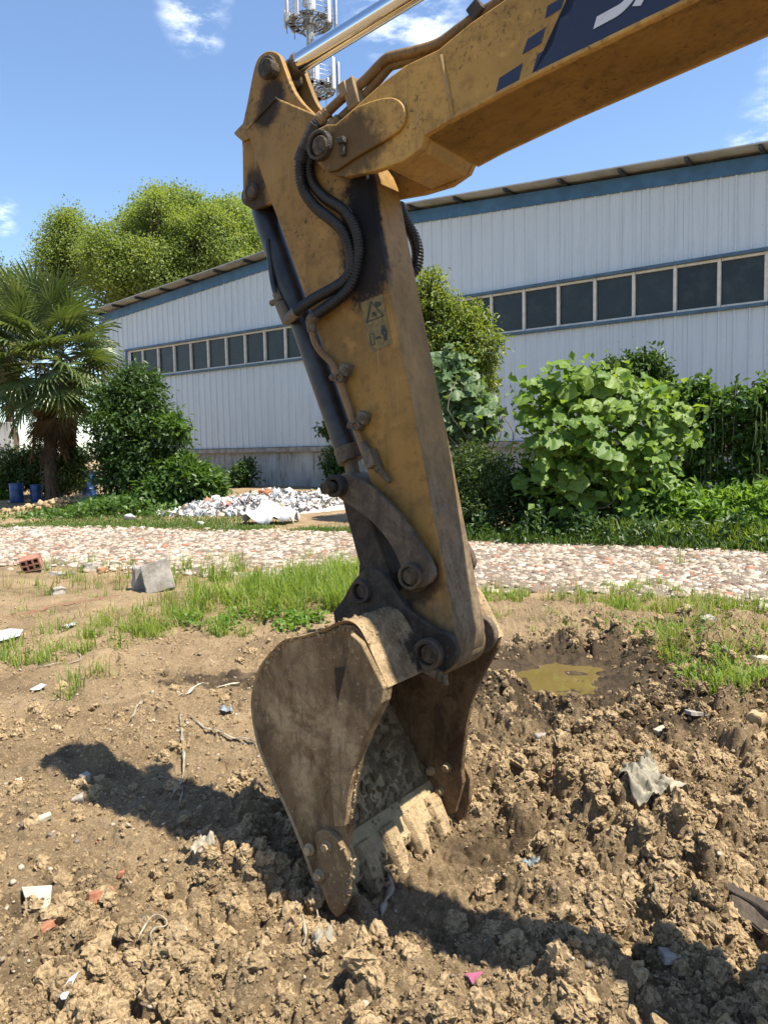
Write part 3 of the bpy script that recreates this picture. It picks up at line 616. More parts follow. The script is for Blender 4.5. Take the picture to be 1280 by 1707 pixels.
vis = np.abs(P2[:, 0]) < 0.60 * P2[:, 1] + .4
P2 = P2[vis]; n = len(P2)
keep = (fbm(P2[:, 0] * 1.2, P2[:, 1] * 1.2, 93, 4) < .16) | (r.rand(n) < .45); P2 = P2[keep]; n = len(P2)
sz = 0.011 + 0.068 * r.rand(n) ** 4.2
Pz = np.maximum(H(P2[:, 0], P2[:, 1], False) + .03, H(P2[:, 0], P2[:, 1])) + sz * .10
tn = np.clip(r.rand(n) * .9 + .1 * ss(-.2, .3, fbm(P2[:, 0] * .9, P2[:, 1] * .9, 91, 3)) * 1.0, 0, .999)
scatter('rubble', np.c_[P2, Pz], sz, SH, M['rubble'], 33, tn, tilt=.24, kind='stuff', label='crushed brick, tile and concrete shards covering the path')
print('rubble', n)
# ------------------------------------------------------------------ warehouse: gable end facing the yard
WA = R(37.34); WN = np.array([math.sin(WA), math.cos(WA), 0.0]); WD = np.array([math.cos(WA), -math.sin(WA), 0.0])   # normal away from us, direction along the wall to the right
_p = at(350, 600, 28.0); WC = float(_p @ WN)
def wall_s(px, py):
    d = ray(px, py); P = CO + d * ((WC - CO @ WN) / (d @ WN)); return P
S0 = float(wall_s(172, 600) @ WD)           # wall's left corner
def sz_at(px, py): P = wall_s(px, py); return float(P @ WD) - S0, float(P[2])
root = empty('warehouse', tuple(WN * WC + WD * (S0 + 15.0)), -WA, 'long blue and white metal clad warehouse behind the yard', 'warehouse')
# local frame: x along the wall from its middle, y into the building, z up
XO = 15.0
def lp(px, py): s, z = sz_at(px, py); return s - XO, z
wl0 = lp(214, 585.6); wr0 = lp(1272.5, 420); wl1 = lp(239.4, 628.6); wr1 = lp(1272.5, 504.6); lg = lp(430, 746)
e0 = lp(206, 523); e1 = lp(445, 448); r0 = lp(690, 373); r1 = lp(1280, 290)
print('window top', wl0, wr0, 'bottom', wl1, wr1, 'ledge', lg, 'fascia bottom', e0, e1, r0, r1)
WT, WB, LZ = (wl0[1] + wr0[1]) / 2, (wl1[1] + wr1[1]) / 2, lg[1]
sl1 = (e1[1] - e0[1]) / (e1[0] - e0[0]); sl2 = (r1[1] - r0[1]) / (r1[0] - r0[0]); XR = (r0[1] - sl2 * r0[0] - e1[1] + sl1 * e1[0]) / (sl1 - sl2); ZR = e1[1] + sl1 * (XR - e1[0])
print('slopes', sl1, sl2, 'ridge', XR, ZR)
SL = (sl1 - sl2) / 2
XL = -XO; XRT = XR + (XR - XL)              # right end of the gable
def zf(x): return ZR - SL * abs(x - XR)     # underside of the blue band
def part(name, bm, mat, parent=root, **kw): return bmobj(name, bm, mat, parent, **kw)
# cladding sheets: each a ribbed sheet of its own, above and below the window band
wx0 = wl0[0] - 0.02
PWD = 0.96
def sheet(x0, x1, zb, zt0, zt1, nrib=3, y=0.0):
    bm = bmesh.new(); prof = [(0, 0.0)]; wd = (x1 - x0); pitch = wd / nrib
    for k in range(nrib):
        c = pitch * (k + 0.5)
        for dx, dy in ((-.034, 0), (-.016, -.036), (.016, -.036), (.034, 0)): prof.append((c + dx, dy))
    prof.append((wd + 0.0, 0.0))
    fr, bk = [], []
    lo = [bm.verts.new((x0 + a, y + b, zb)) for a, b in prof]; hi = [bm.verts.new((x0 + a, y + b, zt0 + (zt1 - zt0) * a / wd)) for a, b in prof]
    for i in range(len(prof) - 1): bm.faces.new((lo[i], lo[i + 1], hi[i + 1], hi[i]))
    return bm
rw = random.Random(4)
x = XL
while x < min(XRT, 13.5) - 0.01:
    x1 = min(x + PWD, XRT); g = rw.uniform(0, .006)
    if x1 > wx0 + 0.3:
        part('wall_panel', sheet(x + .002, x1 - .002, LZ, WB - 0.06, WB - 0.06, y=g), M['clad'], smooth=None)
        part('wall_panel', sheet(x + .002, x1 - .002, WT + 0.06, zf(x) + .05, zf(x1) + .05, y=g), M['clad'], smooth=None)
    else:
        part('wall_panel', sheet(x + .002, x1 - .002, LZ, zf(x) + .05, zf(x1) + .05, y=g), M['clad'], smooth=None)
    x = x1
# body behind the sheets (side walls, back, inner face)
bm = bmesh.new()
prof = [(XL + .03, 0.4), (XRT, 0.4), (XRT, zf(XRT)), (XR, ZR), (XL + .03, zf(XL))]
add_prism(bm, [(a, 0.16, b) for a, b in prof], [(a, 38, b) for a, b in prof]); part('wall_core', bm, M['clad'], smooth=None)
if XRT > 13.5:
    bm = bmesh.new(); add_box(bm, ((13.5 + XRT) / 2, 0.08, (LZ + 4.5) / 2 + 1), (XRT - 13.5, .1, 4.0)); part('wall_end', bm, M['clad'], smooth=None)
# plinth and ledge
bm = bmesh.new(); add_box(bm, ((XL + XRT) / 2, 0.09, (LZ - .6) / 2 - .07), (XRT - XL, 0.14, LZ + .6)); part('plinth', bm, M['plinth'], smooth=None)
bm = bmesh.new(); add_box(bm, ((XL + XRT) / 2, -0.02, LZ - 0.095), (XRT - XL + .05, 0.2, 0.15)); part('ledge', bm, M['ledge'], smooth=None, bevel=.01)
# windows, one by one along the band
mull = [lp(a, b)[0] for a, b in ((238.6, 605), (265.4, 600), (292, 598), (320.6, 593), (349.7, 588), (379.5, 585), (411.5, 580), (445, 576), (479, 572), (819, 525), (874, 518), (931, 508), (991, 500), (1055.8, 492), (1125.2, 483), (1197.5, 470), (1275.4, 460))]
dx = (mull[-1] - mull[0]) / round((mull[-1] - mull[0]) / ((mull[8] - mull[0]) / 8)); nm_ = round((mull[-1] - mull[0]) / dx)
print('window pitch', dx, nm_)
xs = [mull[0] - dx * 0.93] + [mull[0] + dx * k for k in range(nm_ + 5)]
xs = [q for q in xs if q < 13.6]
for a, b in zip(xs[:-1], xs[1:]):
    bm = bmesh.new(); h = WT - WB; zc = (WT + WB) / 2; fw = .075
    add_box(bm, (a + fw / 2 - fw * .5 + .02, .02, zc), (.062, .09, h)); add_box(bm, (b - .011, .02, zc), (.022, .085, h - .01))
    add_box(bm, ((a + b) / 2 + .02, .025, WT - .03), (b - a - .085, .08, .055)); add_box(bm, ((a + b) / 2 + .02, .025, WB + .025), (b - a - .085, .08, .05))
    wf = part('window', bm, M['frame'], smooth=None)
    bm = bmesh.new(); g = rw.uniform(-.008, .008); add_prism(bm, [(a + .03, .05 + g, WB + .02), (b - .01, .05 - g, WB + .02), (b - .01, .05 - g, WT - .03), (a + .03, .05 + g, WT - .03)], [(a + .03, .058 + g, WB + .02), (b - .01, .058 - g, WB + .02), (b - .01, .058 - g, WT - .03), (a + .03, .058 + g, WT - .03)])
    bmobj('pane', bm, M['glass'], wf, smooth=None)
for nm, z, hh in (('window_head', WT + .04, .08), ('window_sill', WB - .038, .075)):
    bm = bmesh.new(); add_box(bm, ((xs[0] - .1 + 13.6) / 2, -.035, z), (13.6 - xs[0] + .2, .11, hh)); part(nm, bm, M['trim'], smooth=None, bevel=.008)
bm = bmesh.new(); add_box(bm, (xs[0] - .07, -.03, (WT + WB) / 2), (.09, .1, WT - WB - .004)); part('window_jamb', bm, M['fascia'], smooth=None)
bm = bmesh.new(); add_box(bm, (XL + .02, -.02, (LZ + zf(XL)) / 2), (.22, .1, zf(XL) - LZ - .01)); part('corner_trim', bm, M['fascia'], smooth=None)
# blue gable band, overhanging roof sheets and purlin ends
FH, OV = 0.33, 0.50
def slab(xa, xb, f0_, f1_, ya, yb, name, mat, **kw):
    bm = bmesh.new(); add_prism(bm, [(xa, ya, zf(xa) + f0_), (xb, ya, zf(xb) + f0_), (xb, ya, zf(xb) + f1_), (xa, ya, zf(xa) + f1_)], [(xa, yb, zf(xa) + f0_), (xb, yb, zf(xb) + f0_), (xb, yb, zf(xb) + f1_), (xa, yb, zf(xa) + f1_)])
    return part(name, bm, mat, smooth=None, **kw)
for xa, xb in ((XL - .05, XR - .001), (XR + .001, XRT + .05)):
    slab(xa, xb, 0, FH, -.06, .10, 'fascia', M['fascia'])
    k = 0
    L_ = abs(xb - xa); nsh = max(1, round(L_ / 1.0))
    sgn = -1 if xa < XR - 1 else 1
    for i in range(nsh):
        qa = xa + (xb - xa) * i / nsh; qb = xa + (xb - xa) * (i + 1) / nsh
        if qa > 14: continue
        slab(qa + .004, qb - .004, FH + .095, FH + .125, -OV, 39, 'roof_sheet', M['soffit'])
    for i in range(int(L_ / 1.5) + 1):
        q = (XR + sgn * (.35 + 1.5 * i))
        if q < xa + .05 or q > min(xb, 14): continue
        slab(q - .035, q + .035, FH + .004, FH + .09, -OV + .03, .3, 'purlin', M['purlin'])
slab(XL - .35, XL - .06, FH + .0, FH + .09, -OV, 38, 'eave_gutter', M['fascia'])

# ------------------------------------------------------------------ telecom mast behind the warehouse
TB = at(537, 780, 62.0); TB[2] = 0.3
mast = empty('telecom_mast', tuple(TB), 0, 'grey steel telecom mast with two round antenna platforms behind the warehouse', 'mast')
zt = lambda py: at(535, py, 62.0)[2] - TB[2]
px2m = 62.0 / 1285
def bmpart(name, fn, mat, parent=mast, **kw):
    bm = bmesh.new(); fn(bm); return bmobj(name, bm, mat, parent, **kw)
bmpart('pole', lambda b: add_tube(b, [(0, 0, 0), (0, 0, zt(170)), (0, 0, zt(-120)), (0, 0, zt(-150))], [.55, .36, .24, .2], 18), M['galv'])
bmpart('ladder', lambda b: [cyl(b, (sx, -.42, 2), (sx, -.34, zt(-100)), .02, 5) for sx in (-.16, .16)] + [add_box(b, (0, -.40 + .0015 * k, 2 + .3 * k), (.32, .025, .025)) for k in range(int((zt(-100) - 2) / .3))], M['galv_dark'])
def ring(b, r, z, th, n=28): add_tube(b, [(r * math.cos(2 * math.pi * k / n), r * math.sin(2 * math.pi * k / n), z) for k in range(n + 1)], th, 5, cap=False)
ra = random.Random(9)
for yp, rad in ((38, 1.75), (150, 1.85), (-105, 1.6)):
    z = zt(yp)
    deck = bmpart('platform', lambda b: [add_box(b, (math.cos(a) * (rad * .55), math.sin(a) * (rad * .55), z), (rad * .9, .07, .12), Matrix.Rotation(a, 3, 'Z')) for a in [k * math.pi / 6 for k in range(12)]] + [ring(b, r_, z, .05) for r_ in (rad * .55, rad * .75, rad * .98)] + [add_tube(b, [(math.cos(a) * .4, math.sin(a) * .4, z - .9), (math.cos(a) * rad * .8, math.sin(a) * rad * .8, z - .06)], .05, 5) for a in [k * math.pi / 3 + .3 for k in range(6)]] + [add_tube(b, [(0, 0, z - .25), (0, 0, z + .12)], .55, 16)] + [add_box(b, (math.cos(a) * rad * .78, math.sin(a) * rad * .78, z - .03), (.5, .3, .03), Matrix.Rotation(a, 3, 'Z')) for a in [ra.uniform(0, 6.28) for k in range(22)]], M['galv_dark'])
    bmpart('railing', lambda b: [ring(b, rad, z + hh, .028) for hh in (.45, .8, 1.15)] + [cyl(b, (math.cos(a) * rad, math.sin(a) * rad, z), (math.cos(a) * rad, math.sin(a) * rad, z + 1.15), .025, 5) for a in [k * math.pi / 7 for k in range(14)]], M['galv'], deck)
    for k in range(9):
        a = k * math.pi / 4.5 + ra.uniform(-.2, .2) + .15; rr = rad + .28; hh = ra.choice((1.4, 1.9, 2.3)); zc = z + ra.uniform(.5, 1.1)
        ap = bmpart('antenna_panel', lambda b: add_box(b, (math.cos(a) * rr, math.sin(a) * rr, zc), (.15, .34, hh), Matrix.Rotation(a, 3, 'Z')), M['antenna'], mast, bevel=.03)
        bmpart('antenna_pole', lambda b: [cyl(b, (math.cos(a) * (rr - .14), math.sin(a) * (rr - .14), z - .5), (math.cos(a) * (rr - .14), math.sin(a) * (rr - .14), zc + hh * .6), .035, 6), cyl(b, (math.cos(a) * (rad - .1), math.sin(a) * (rad - .1), z + .3), (math.cos(a) * (rr - .14), math.sin(a) * (rr - .14), z + .3), .03, 5)], M['galv_dark'], mast)
        if k % 2 == 0:
            bmpart('radio_box', lambda b: add_box(b, (math.cos(a + .3) * rad * .9, math.sin(a + .3) * rad * .9, z + .6), (.22, .3, .5), Matrix.Rotation(a, 3, 'Z')), M['antenna'], mast, bevel=.02)
# ------------------------------------------------------------------ excavator, in its own frame: x towards the cab (t), y across (w, away from us), z up
EA = R(36); EN = np.array([math.sin(EA), math.cos(EA), 0.0]); EU = np.array([math.cos(EA), -math.sin(EA), 0.0])
TIP = flat(585, 1515, -0.012); EC = float(TIP @ EN)                      # plane of the bucket's near cheek
_pin = CO + ray(545, 245) * ((EC + .22 - CO @ EN) / (ray(545, 245) @ EN))
BT = 4.15                                                               # slew centre, metres from the arm pin
EO = EU * (float(_pin @ EU) + BT) + EN * (EC + 0.38)
ex = empty('excavator', (EO[0], EO[1], 0.0), -EA, 'worn yellow tracked excavator with its muddy bucket resting on the dug soil', 'excavator')
_t0, _w0 = float(EO @ EU), float(EO @ EN)
def U(px, py, w):
    """local point seen at a pixel, on the plane w metres behind the bucket's near cheek"""
    d = ray(px, py); P = CO + d * ((EC + w - CO @ EN) / (d @ EN)); return np.array([P @ EU - _t0, P @ EN - _w0, P[2]])
def off(P, dw): return [np.array([p[0], p[1] + dw, p[2]]) for p in P]
def plate(name, px, w0, w1, mat, parent=ex, wref=None, bevel=.004, smooth=35, **kw):
    wr = w0 if wref is None else wref
    P = [U(a, b, wr) for a, b in px]; bm = bmesh.new(); add_prism(bm, off(P, w0 - wr), off(P, w1 - wr))
    return bmobj(name, bm, mat, parent, smooth=smooth, bevel=bevel, **kw)
def pinx(name, px, w0, w1, r, mat, parent=ex, wref=None, sides=28, bevel=.004, bm=None, **kw):
    c = U(px[0], px[1], w0 if wref is None else wref); b = bm or bmesh.new()
    cyl(b, (c[0], w0 - .38, c[2]), (c[0], w1 - .38, c[2]), r, sides)
    return bmobj(name, b, mat, parent, bevel=bevel, **kw)
def ringx(bm, c, w0, w1, ro, ri, sides=28):
    def circ(r, w): return [bm.verts.new((c[0] + r * math.cos(2 * math.pi * k / sides), w - .38, c[2] + r * math.sin(2 * math.pi * k / sides))) for k in range(sides)]
    a, b, d, e = circ(ro, w0), circ(ro, w1), circ(ri, w0), circ(ri, w1)
    for k in range(sides):
        j = (k + 1) % sides
        for q in ((a[k], a[j], b[j], b[k]), (d[k], e[k], e[j], d[j]), (a[k], d[k], d[j], a[j]), (b[k], b[j], e[j], e[k])): bm.faces.new(q)
AW0, AW1 = .285, .475          # arm box
g1 = U(610, 400, AW0); g2 = U(450, 150, .30); g3 = U(425, 325, .30); g4 = U(560, 250, .22); g5 = U(690, 965, .28); g6 = U(620, 300, AW0)
ARM = paint('worn_yellow_arm', YEL, 0.62, 0.9, (0.55, 1.35, 0.92), [(tuple(g1), (.115, .05, .26), 0.97), (tuple(g6), (.13, .05, .20), 0.95), (tuple(g2 + np.array([0, 0, -.05])), (.075, .3, .10), 0.9), (tuple(g3), (.06, .3, .11), 0.85), (tuple(g5), (.10, .3, .10), 0.8)], front=tuple(EU), speckz=(1.7, 2.35))
BOOM = paint('yellow_boom', (0.50, 0.285, 0.064), 0.42, 0.65, None, [(tuple(g4 + np.array([.06, 0, -.01])), (.15, .3, .11), 0.75)], 0.45)
M['arm'], M['boom'] = ARM, BOOM
# ---- arm
arm_box = [(410, 214), (459, 162), (497, 178), (535, 194), (570, 225), (604, 272), (612, 292), (628, 380), (666, 570), (704, 760), (757, 1034), (763, 1064), (761, 1092), (748, 1112), (726, 1122), (704, 1112), (692, 1090), (688, 1050), (681, 985), (598, 749), (533, 565), (468, 380), (451, 335)]
arm = plate('arm', arm_box, AW0, AW1, ARM, bevel=.006)
ear = catmull([(404, 246), (403, 216), (412, 172), (420, 130), (425, 109), (432, 94), (445, 85), (458, 86), (467, 94), (476, 118), (488, 148), (504, 171), (523, 189)], 3) + [(540, 200), (530, 260), (470, 335), (447, 340), (433, 346), (419, 348), (409, 342), (405, 330), (405, 316)]
ear = [tuple(p) for p in ear]
plate('lug_plate', ear, .305, .330, ARM, arm); plate('lug_plate', ear, .432, .457, ARM, arm, wref=.305)
plate('cross_plate', [(405, 205), (390, 221), (391, 224), (404, 236), (420, 228), (418, 210)], .292, .468, ARM, arm, bevel=.003)
# box section closing the arm's back between lugs and its front wear strip
plate('weld_bead', [(409, 213), (459, 161), (460, 164), (411, 216)], .278, .285, ARM, arm, bevel=0)
pinx('pin', (443, 111), .262, .48, .031, M['steel_pin'], arm); pinx('pin_collar', (443, 111), .287, .305, .042, M['dark_steel'], arm)
pinx('pin', (418, 319), .283, .48, .022, M['steel_pin'], arm); pinx('pin_collar', (418, 319), .295, .305, .034, M['dark_steel'], arm)
# foot boss (bucket pin tube)
pinx('foot_boss', (722, 1084), .278, .50, .088, ARM, arm, wref=.285, sides=36)
pinx('link_boss', (690, 958), .255, .285, .062, ARM, arm)
# ---- boom
A0, A1 = U(731, 80, .22), U(840, 0, .22); B0, B1 = U(885, 135, .22), U(1165, 0, .22)
def lx(a, b, k): return a + (b - a) * k
dT = (A1 - A0) / np.linalg.norm(A1 - A0); dB = (B1 - B0) / np.linalg.norm(B1 - B0)
topx = [A1 + dT * .35, A1 + dT * .35 + np.array([.42, 0, .17]), A1 + dT * .35 + np.array([1.0, 0, .16]), A1 + dT * .35 + np.array([1.7, 0, -.35])]
botx = [B1 + dB * .75, B1 + dB * .75 + np.array([.35, 0, .02]), B1 + dB * .75 + np.array([.75, 0, -.22])]
foot = [np.array([-.15, U(731, 80, .22)[1], 1.42]), np.array([.08, A0[1], 1.30]), np.array([-.02, A0[1], 1.08])]
print('boom pts', A0, A1, B0, B1, topx, botx)
low = [U(a, b, .22) for a, b in ((710, 229), (752, 204), (885, 135), (1165, 0))]
up = [U(a, b, .22) for a, b in ((840, 0), (784, 38), (731, 82), (675, 109), (640, 135))]
back = [botx[0], botx[1], np.array([topx[3][0] - .35, A0[1], topx[3][2] - .35]), np.array([-.22, A0[1], 1.15]), np.array([.02, A0[1], 1.12]), np.array([.10, A0[1], 1.30]), np.array([-.02, A0[1], 1.46]), topx[3] + np.array([.05, 0, 0]), topx[2], topx[1], topx[0]]
body_pts = low + back + up + [U(655, 160, .22), U(660, 215, .22), U(690, 252, .22)]
bm = bmesh.new(); add_prism(bm, off(body_pts, .006), off(body_pts, .314)); boom = bmobj('boom', bm, BOOM, ex, bevel=.004)
fork = [(519, 243), (521, 228), (529, 215), (545, 208), (560, 206), (577, 191), (594, 176), (640, 135), (675, 109), (731, 82)]
forkP = [U(a, b, .22) for a, b in fork] + [U(784, 38, .22), U(840, 0, .22)] + [topx[0]] + [botx[0]] + [U(a, b, .22) for a, b in ((1165, 0), (885, 135), (752, 204), (710, 229), (703, 246), (672, 269), (625, 285), (577, 295), (560, 293), (545, 287), (530, 272), (521, 258))]
for d0, d1 in ((0, .026), (.294, .32)):
    bm = bmesh.new(); add_prism(bm, off(forkP, d0), off(forkP, d1)); bmobj('side_plate', bm, BOOM, boom, bevel=.004)
# thick tip doubler
dbl = [(521, 228), (529, 215), (545, 207), (560, 207), (577, 192)] + [tuple(p) for p in catmull([(594, 178), (625, 166), (652, 162), (668, 170), (675, 186), (672, 205), (658, 222), (625, 243)], 3)] + [(592, 262), (560, 284), (545, 286), (530, 272), (521, 258), (518, 243)]
plate('tip_doubler', dbl, .206, .22, BOOM, boom, bevel=.004); plate('tip_doubler', dbl, .54, .554, BOOM, boom, wref=.206, bevel=.004)
# bottom flange standing proud of the sides, sloping closing plate
fl = [U(710, 229, .22), U(752, 204, .22), U(885, 135, .22), U(1165, 0, .22), botx[0]]
fl2 = [p + np.array([0.004, 0, .014]) for p in fl]
bm = bmesh.new(); add_prism(bm, off(fl + fl2[::-1], -.014), off(fl + fl2[::-1], .334)); bmobj('bottom_flange', bm, BOOM, boom, bevel=.003)
cp = [U(710, 229, .22), U(700, 251, .22), U(640, 278, .22), U(640, 268, .22), U(690, 240, .22)]
bm = bmesh.new(); add_prism(bm, off(cp, .028), off(cp, .29)); bmobj('closing_plate', bm, BOOM, boom, bevel=.003)
bm = bmesh.new(); add_tube(bm, [U(735, 92, .217), U(745, 140, .217), U(755, 198, .217)], .006, 6); bmobj('weld_bead', bm, BOOM, boom)
bm = bmesh.new(); c = U(541, 246, .22); ringx(bm, c, .182, .22, .050, .037); bmobj('boss_ring', bm, M['dark_steel'], boom, bevel=.004)
pinx('pin', (541, 246), .176, .60, .032, M['steel_pin'], boom, wref=.205)
bm = bmesh.new(); add_box(bm, U(572, 246, .20), (.02, .02, .055)); add_box(bm, U(569, 234, .19), (.03, .018, .02)); bmobj('pin_keeper', bm, M['dark_steel'], boom, bevel=.003)
# printed livery
def decal(name, px, mat, w=.2185, par=boom):
    P = [U(a, b, w) for a, b in px]; bm = bmesh.new(); bm.faces.new([bm.verts.new(tuple(p)) for p in P]); bmesh.ops.triangulate(bm, faces=bm.faces); return bmobj(name, bm, mat, par, smooth=None)
decal('livery_block', [(832, 130), (871, 105), (862, 142), (824, 162)], M['navy'])
decal('livery_block', [(879, 65), (909, 45), (902, 72), (870, 91)], M['navy'])
decal('livery_block', [(912, 10), (942, -8), (935, 14), (908, 31)], M['navy'])
decal('livery_panel', [(884, 131), (895, 92), (921, 72), (933, 32), (952, 18), (975, -70), (1420, -330), (1400, -132), (1132, 1)], M['navy'])
# raised lettering: strokes as flat ribbons in the panel's own slanted axes
o_ = U(984, 49, .2165); ax_ = U(1034, 22, .2165) - o_; ay_ = U(1001, -10, .2165) - o_
def stroke(pts, wd):
    P = [np.array(p, float) for p in pts]; Lf, Rt = [], []
    for i, p in enumerate(P):
        d = P[min(i + 1, len(P) - 1)] - P[max(i - 1, 0)]; d = d / np.linalg.norm(d); nrm = np.array([-d[1], d[0]]) * wd / 2; Lf.append(p + nrm); Rt.append(p - nrm)
    return Lf, Rt
def letter(strokes, x0):
    bm = bmesh.new()
    for pts, wd in strokes:
        Lf, Rt = stroke(pts, wd); A = [bm.verts.new(tuple(o_ + ax_ * (x0 + p[0]) + ay_ * p[1])) for p in Lf]; B = [bm.verts.new(tuple(o_ + ax_ * (x0 + p[0]) + ay_ * p[1])) for p in Rt]
        for i in range(len(A) - 1): bm.faces.new((A[i], A[i + 1], B[i + 1], B[i]))
    return bmobj('lettering', bm, M['white_print'], boom, smooth=None)
Sx = [tuple(p) for p in catmull([(.10, .14), (.55, .14), (.95, .16), (1.22, .36), (1.18, .72), (.92, .92), (.45, 1.0), (.2, 1.2), (.18, 1.55), (.4, 1.8), (.8, 1.84), (1.3, 1.84)], 4)]
letter([(Sx, .36)], 0.0)
letter([([(1.52, -.04), (1.95, 1.0), (2.32, 1.98)], .34), ([(2.32, 1.98), (2.55, 1.0), (2.72, -.04)], .34), ([(1.95, .55), (2.6, .55)], .26)], 0.0)
letter([([(3.1, -.04), (3.1, 1.98)], .34), ([(3.1, 1.9), (4.1, .06)], .34), ([(4.1, -.04), (4.1, 1.98)], .34)], 0.0)
letter([([(4.6, 1.98), (5.1, 1.0)], .34), ([(5.6, 1.98), (5.1, 1.0), (5.1, -.04)], .34)], 0.0)
bm = bmesh.new(); add_box(bm, U(797, 20, .26), (.045, .05, .045), Matrix.Rotation(-.6, 3, 'Y')); bmobj('pipe_bracket', bm, M['dark_steel'], boom, bevel=.004)
# ---- arm cylinder: chrome rod, barrel out of frame on top of the boom
RW = .38
r_a, r_b = U(497, 107, RW), U(686, -10, RW); rd = (r_b - r_a) / np.linalg.norm(r_b - r_a)
bm = bmesh.new(); cyl(bm, r_a - rd * .015, r_a + rd * 1.15, .0355, 40); rod = bmobj('arm_cylinder_rod', bm, M['chrome'], ex)
bm = bmesh.new(); cyl(bm, r_a + rd * 1.1, r_a + rd * 2.35, .062, 28); cyl(bm, r_a + rd * 1.06, r_a + rd * 1.16, .07, 28); bmobj('arm_cylinder_barrel', bm, M['boom'], ex, bevel=.004)
bm = bmesh.new(); e = U(443, 111, .285); e[1] = 0.0; cyl(bm, (e[0], .335 - .38, e[2]), (e[0], .427 - .38, e[2]), .036, 28); cyl(bm, e + rd * .03, r_a + rd * .01, .038, 24, .036); bmobj('rod_eye', bm, M['dark_steel'], rod, bevel=.003)
bm = bmesh.new(); cyl(bm, r_a - rd * .01, r_a + rd * .012, .039, 28); bmobj('rod_collar', bm, M['fitting'], rod, bevel=.002)
# ---- steel feed pipes along the boom and the two hoses down the arm
def tubeobj(name, px, w, r, mat, parent, step=.02, sides=12, n=6, corr=0.0, **kw):
    P = [U(q[0], q[1], q[2] if len(q) > 2 else w) for q in px]; P = resample(catmull(P, n), step); bm = bmesh.new()
    rr = [r + (corr * (1 if (i // 2) % 2 else -1)) for i in range(len(P))] if corr else r
    add_tube(bm, P, rr, sides); return bmobj(name, bm, mat, parent, smooth=60 if corr else 40, **kw)
tubeobj('feed_pipe', [(533, 203), (545, 188), (577, 158), (605, 137), (640, 101), (654, 94), (690, 86), (731, 73), (763, 50), (795, 27), (840, -2), (900, -42), (960, -80)], .262, .0165, M['pipe'], boom)
tubeobj('feed_pipe', [(549, 213), (570, 196), (591, 176), (610, 158), (647, 113), (662, 106), (690, 98), (720, 88), (745, 74), (790, 38), (840, 4), (900, -36)], .285, .0165, M['pipe'], boom)
bm = bmesh.new(); d_ = U(605, 137, .262) - U(577, 158, .262); ang = math.atan2(d_[2], d_[0]); q = Matrix.Rotation(-ang, 3, 'Y')
add_box(bm, U(592, 160, .262), (.05, .06, .10), q); add_box(bm, U(577, 152, .25), (.035, .045, .05), q); bmobj('pipe_clamp', bm, M['pipe'], boom, bevel=.005)
for a, b in (((548, 186), (530, 206)), ((567, 199), (549, 216))):
    bm = bmesh.new(); cyl(bm, U(*a, .262), U(*b, .255), .022, 6); cyl(bm, U(*lx(np.array(a), np.array(b), .4), .262), U(*lx(np.array(a), np.array(b), .75), .258), .026, 14); bmobj('pipe_fitting', bm, M['pipe'], boom, bevel=.002)
HA = [(531, 204, .25), (521, 216, .245), (513, 232, .24), (505, 254, .235), (500, 281, .235), (506, 316, .24), (526, 345, .245), (552, 366, .25), (572, 387, .252), (584, 420, .252), (585, 450, .25), (575, 467, .248), (555, 481, .244), (522, 499, .24), (494, 519, .24)]
HB = [(549, 214, .26), (535, 228, .26), (522, 252, .26), (515, 280, .262), (521, 305, .264), (540, 328, .264), (572, 350, .264), (590, 376, .262), (598, 410, .26), (594, 450, .258), (583, 478, .254), (565, 497, .25), (542, 514, .248), (524, 527, .246)]
tubeobj('hydraulic_hose', HA, .25, .0185, M['rubber'], ex, .0026, 14, 10, .0019)
tubeobj('hydraulic_hose', HB, .25, .0185, M['rubber'], ex, .0026, 14, 10, .0019)
for a, b, ww in (((526, 208), (507, 250), .238), ((508, 246), (500, 270), .236)):
    bm = bmesh.new(); cyl(bm, U(*a, ww + .006), U(*b, ww), .0225, 16, .024); bmobj('hose_ferrule', bm, M['dark_steel'], ex, bevel=.002)
tubeobj('hydraulic_hose', [(664, 340, .52), (677, 372, .53), (690, 396, .54), (696, 422, .54), (692, 448, .53), (676, 462, .50)], .53, .021, M['rubber'], ex, .0028, 14, 10, .0021)
# ---- bucket cylinder on the arm's back
ca, cb_ = U(440, 357, .38), U(584, 764, .38); cdir = (cb_ - ca) / np.linalg.norm(cb_ - ca)
bm = bmesh.new(); cyl(bm, ca + cdir * .02, cb_, .047, 36); cyl(bm, ca - cdir * .05, ca + cdir * .03, .038, 24, .047); cyl(bm, (ca - cdir * .07) + np.array([0, -.055, 0]), (ca - cdir * .07) + np.array([0, .055, 0]), .04, 24); bc = bmobj('bucket_cylinder', bm, M['barrel'], ex, bevel=.003)
bm = bmesh.new(); cyl(bm, cb_ - cdir * .045, cb_ + cdir * .012, .051, 36); bmobj('cylinder_gland', bm, M['fitting'], bc, bevel=.003)
re_ = U(592, 809, .38); bm = bmesh.new(); cyl(bm, cb_, re_, .027, 24); cyl(bm, re_ + np.array([0, -.05, 0]), re_ + np.array([0, .05, 0]), .05, 24); bmobj('cylinder_rod', bm, M['fitting'], bc)
tubeobj('cylinder_pipe', [(446, 400), (451, 440), (455, 470), (461, 493), (470, 512), (477, 528)], .335, .0115, M['barrel'], bc)
bm = bmesh.new(); cyl(bm, U(461, 490, .335), U(467, 503, .335), .017, 14); cyl(bm, U(452, 506, .335), U(466, 500, .335), .012, 10); bmobj('pipe_clamp', bm, M['fitting'], bc, bevel=.002)
bm = bmesh.new(); cyl(bm, U(466, 505, .33), U(480, 536, .33), .021, 10, .024); cyl(bm, U(478, 534, .33), U(497, 518, .245), .021, 8, .023); bmobj('hose_elbow', bm, M['fitting'], bc, bevel=.003)
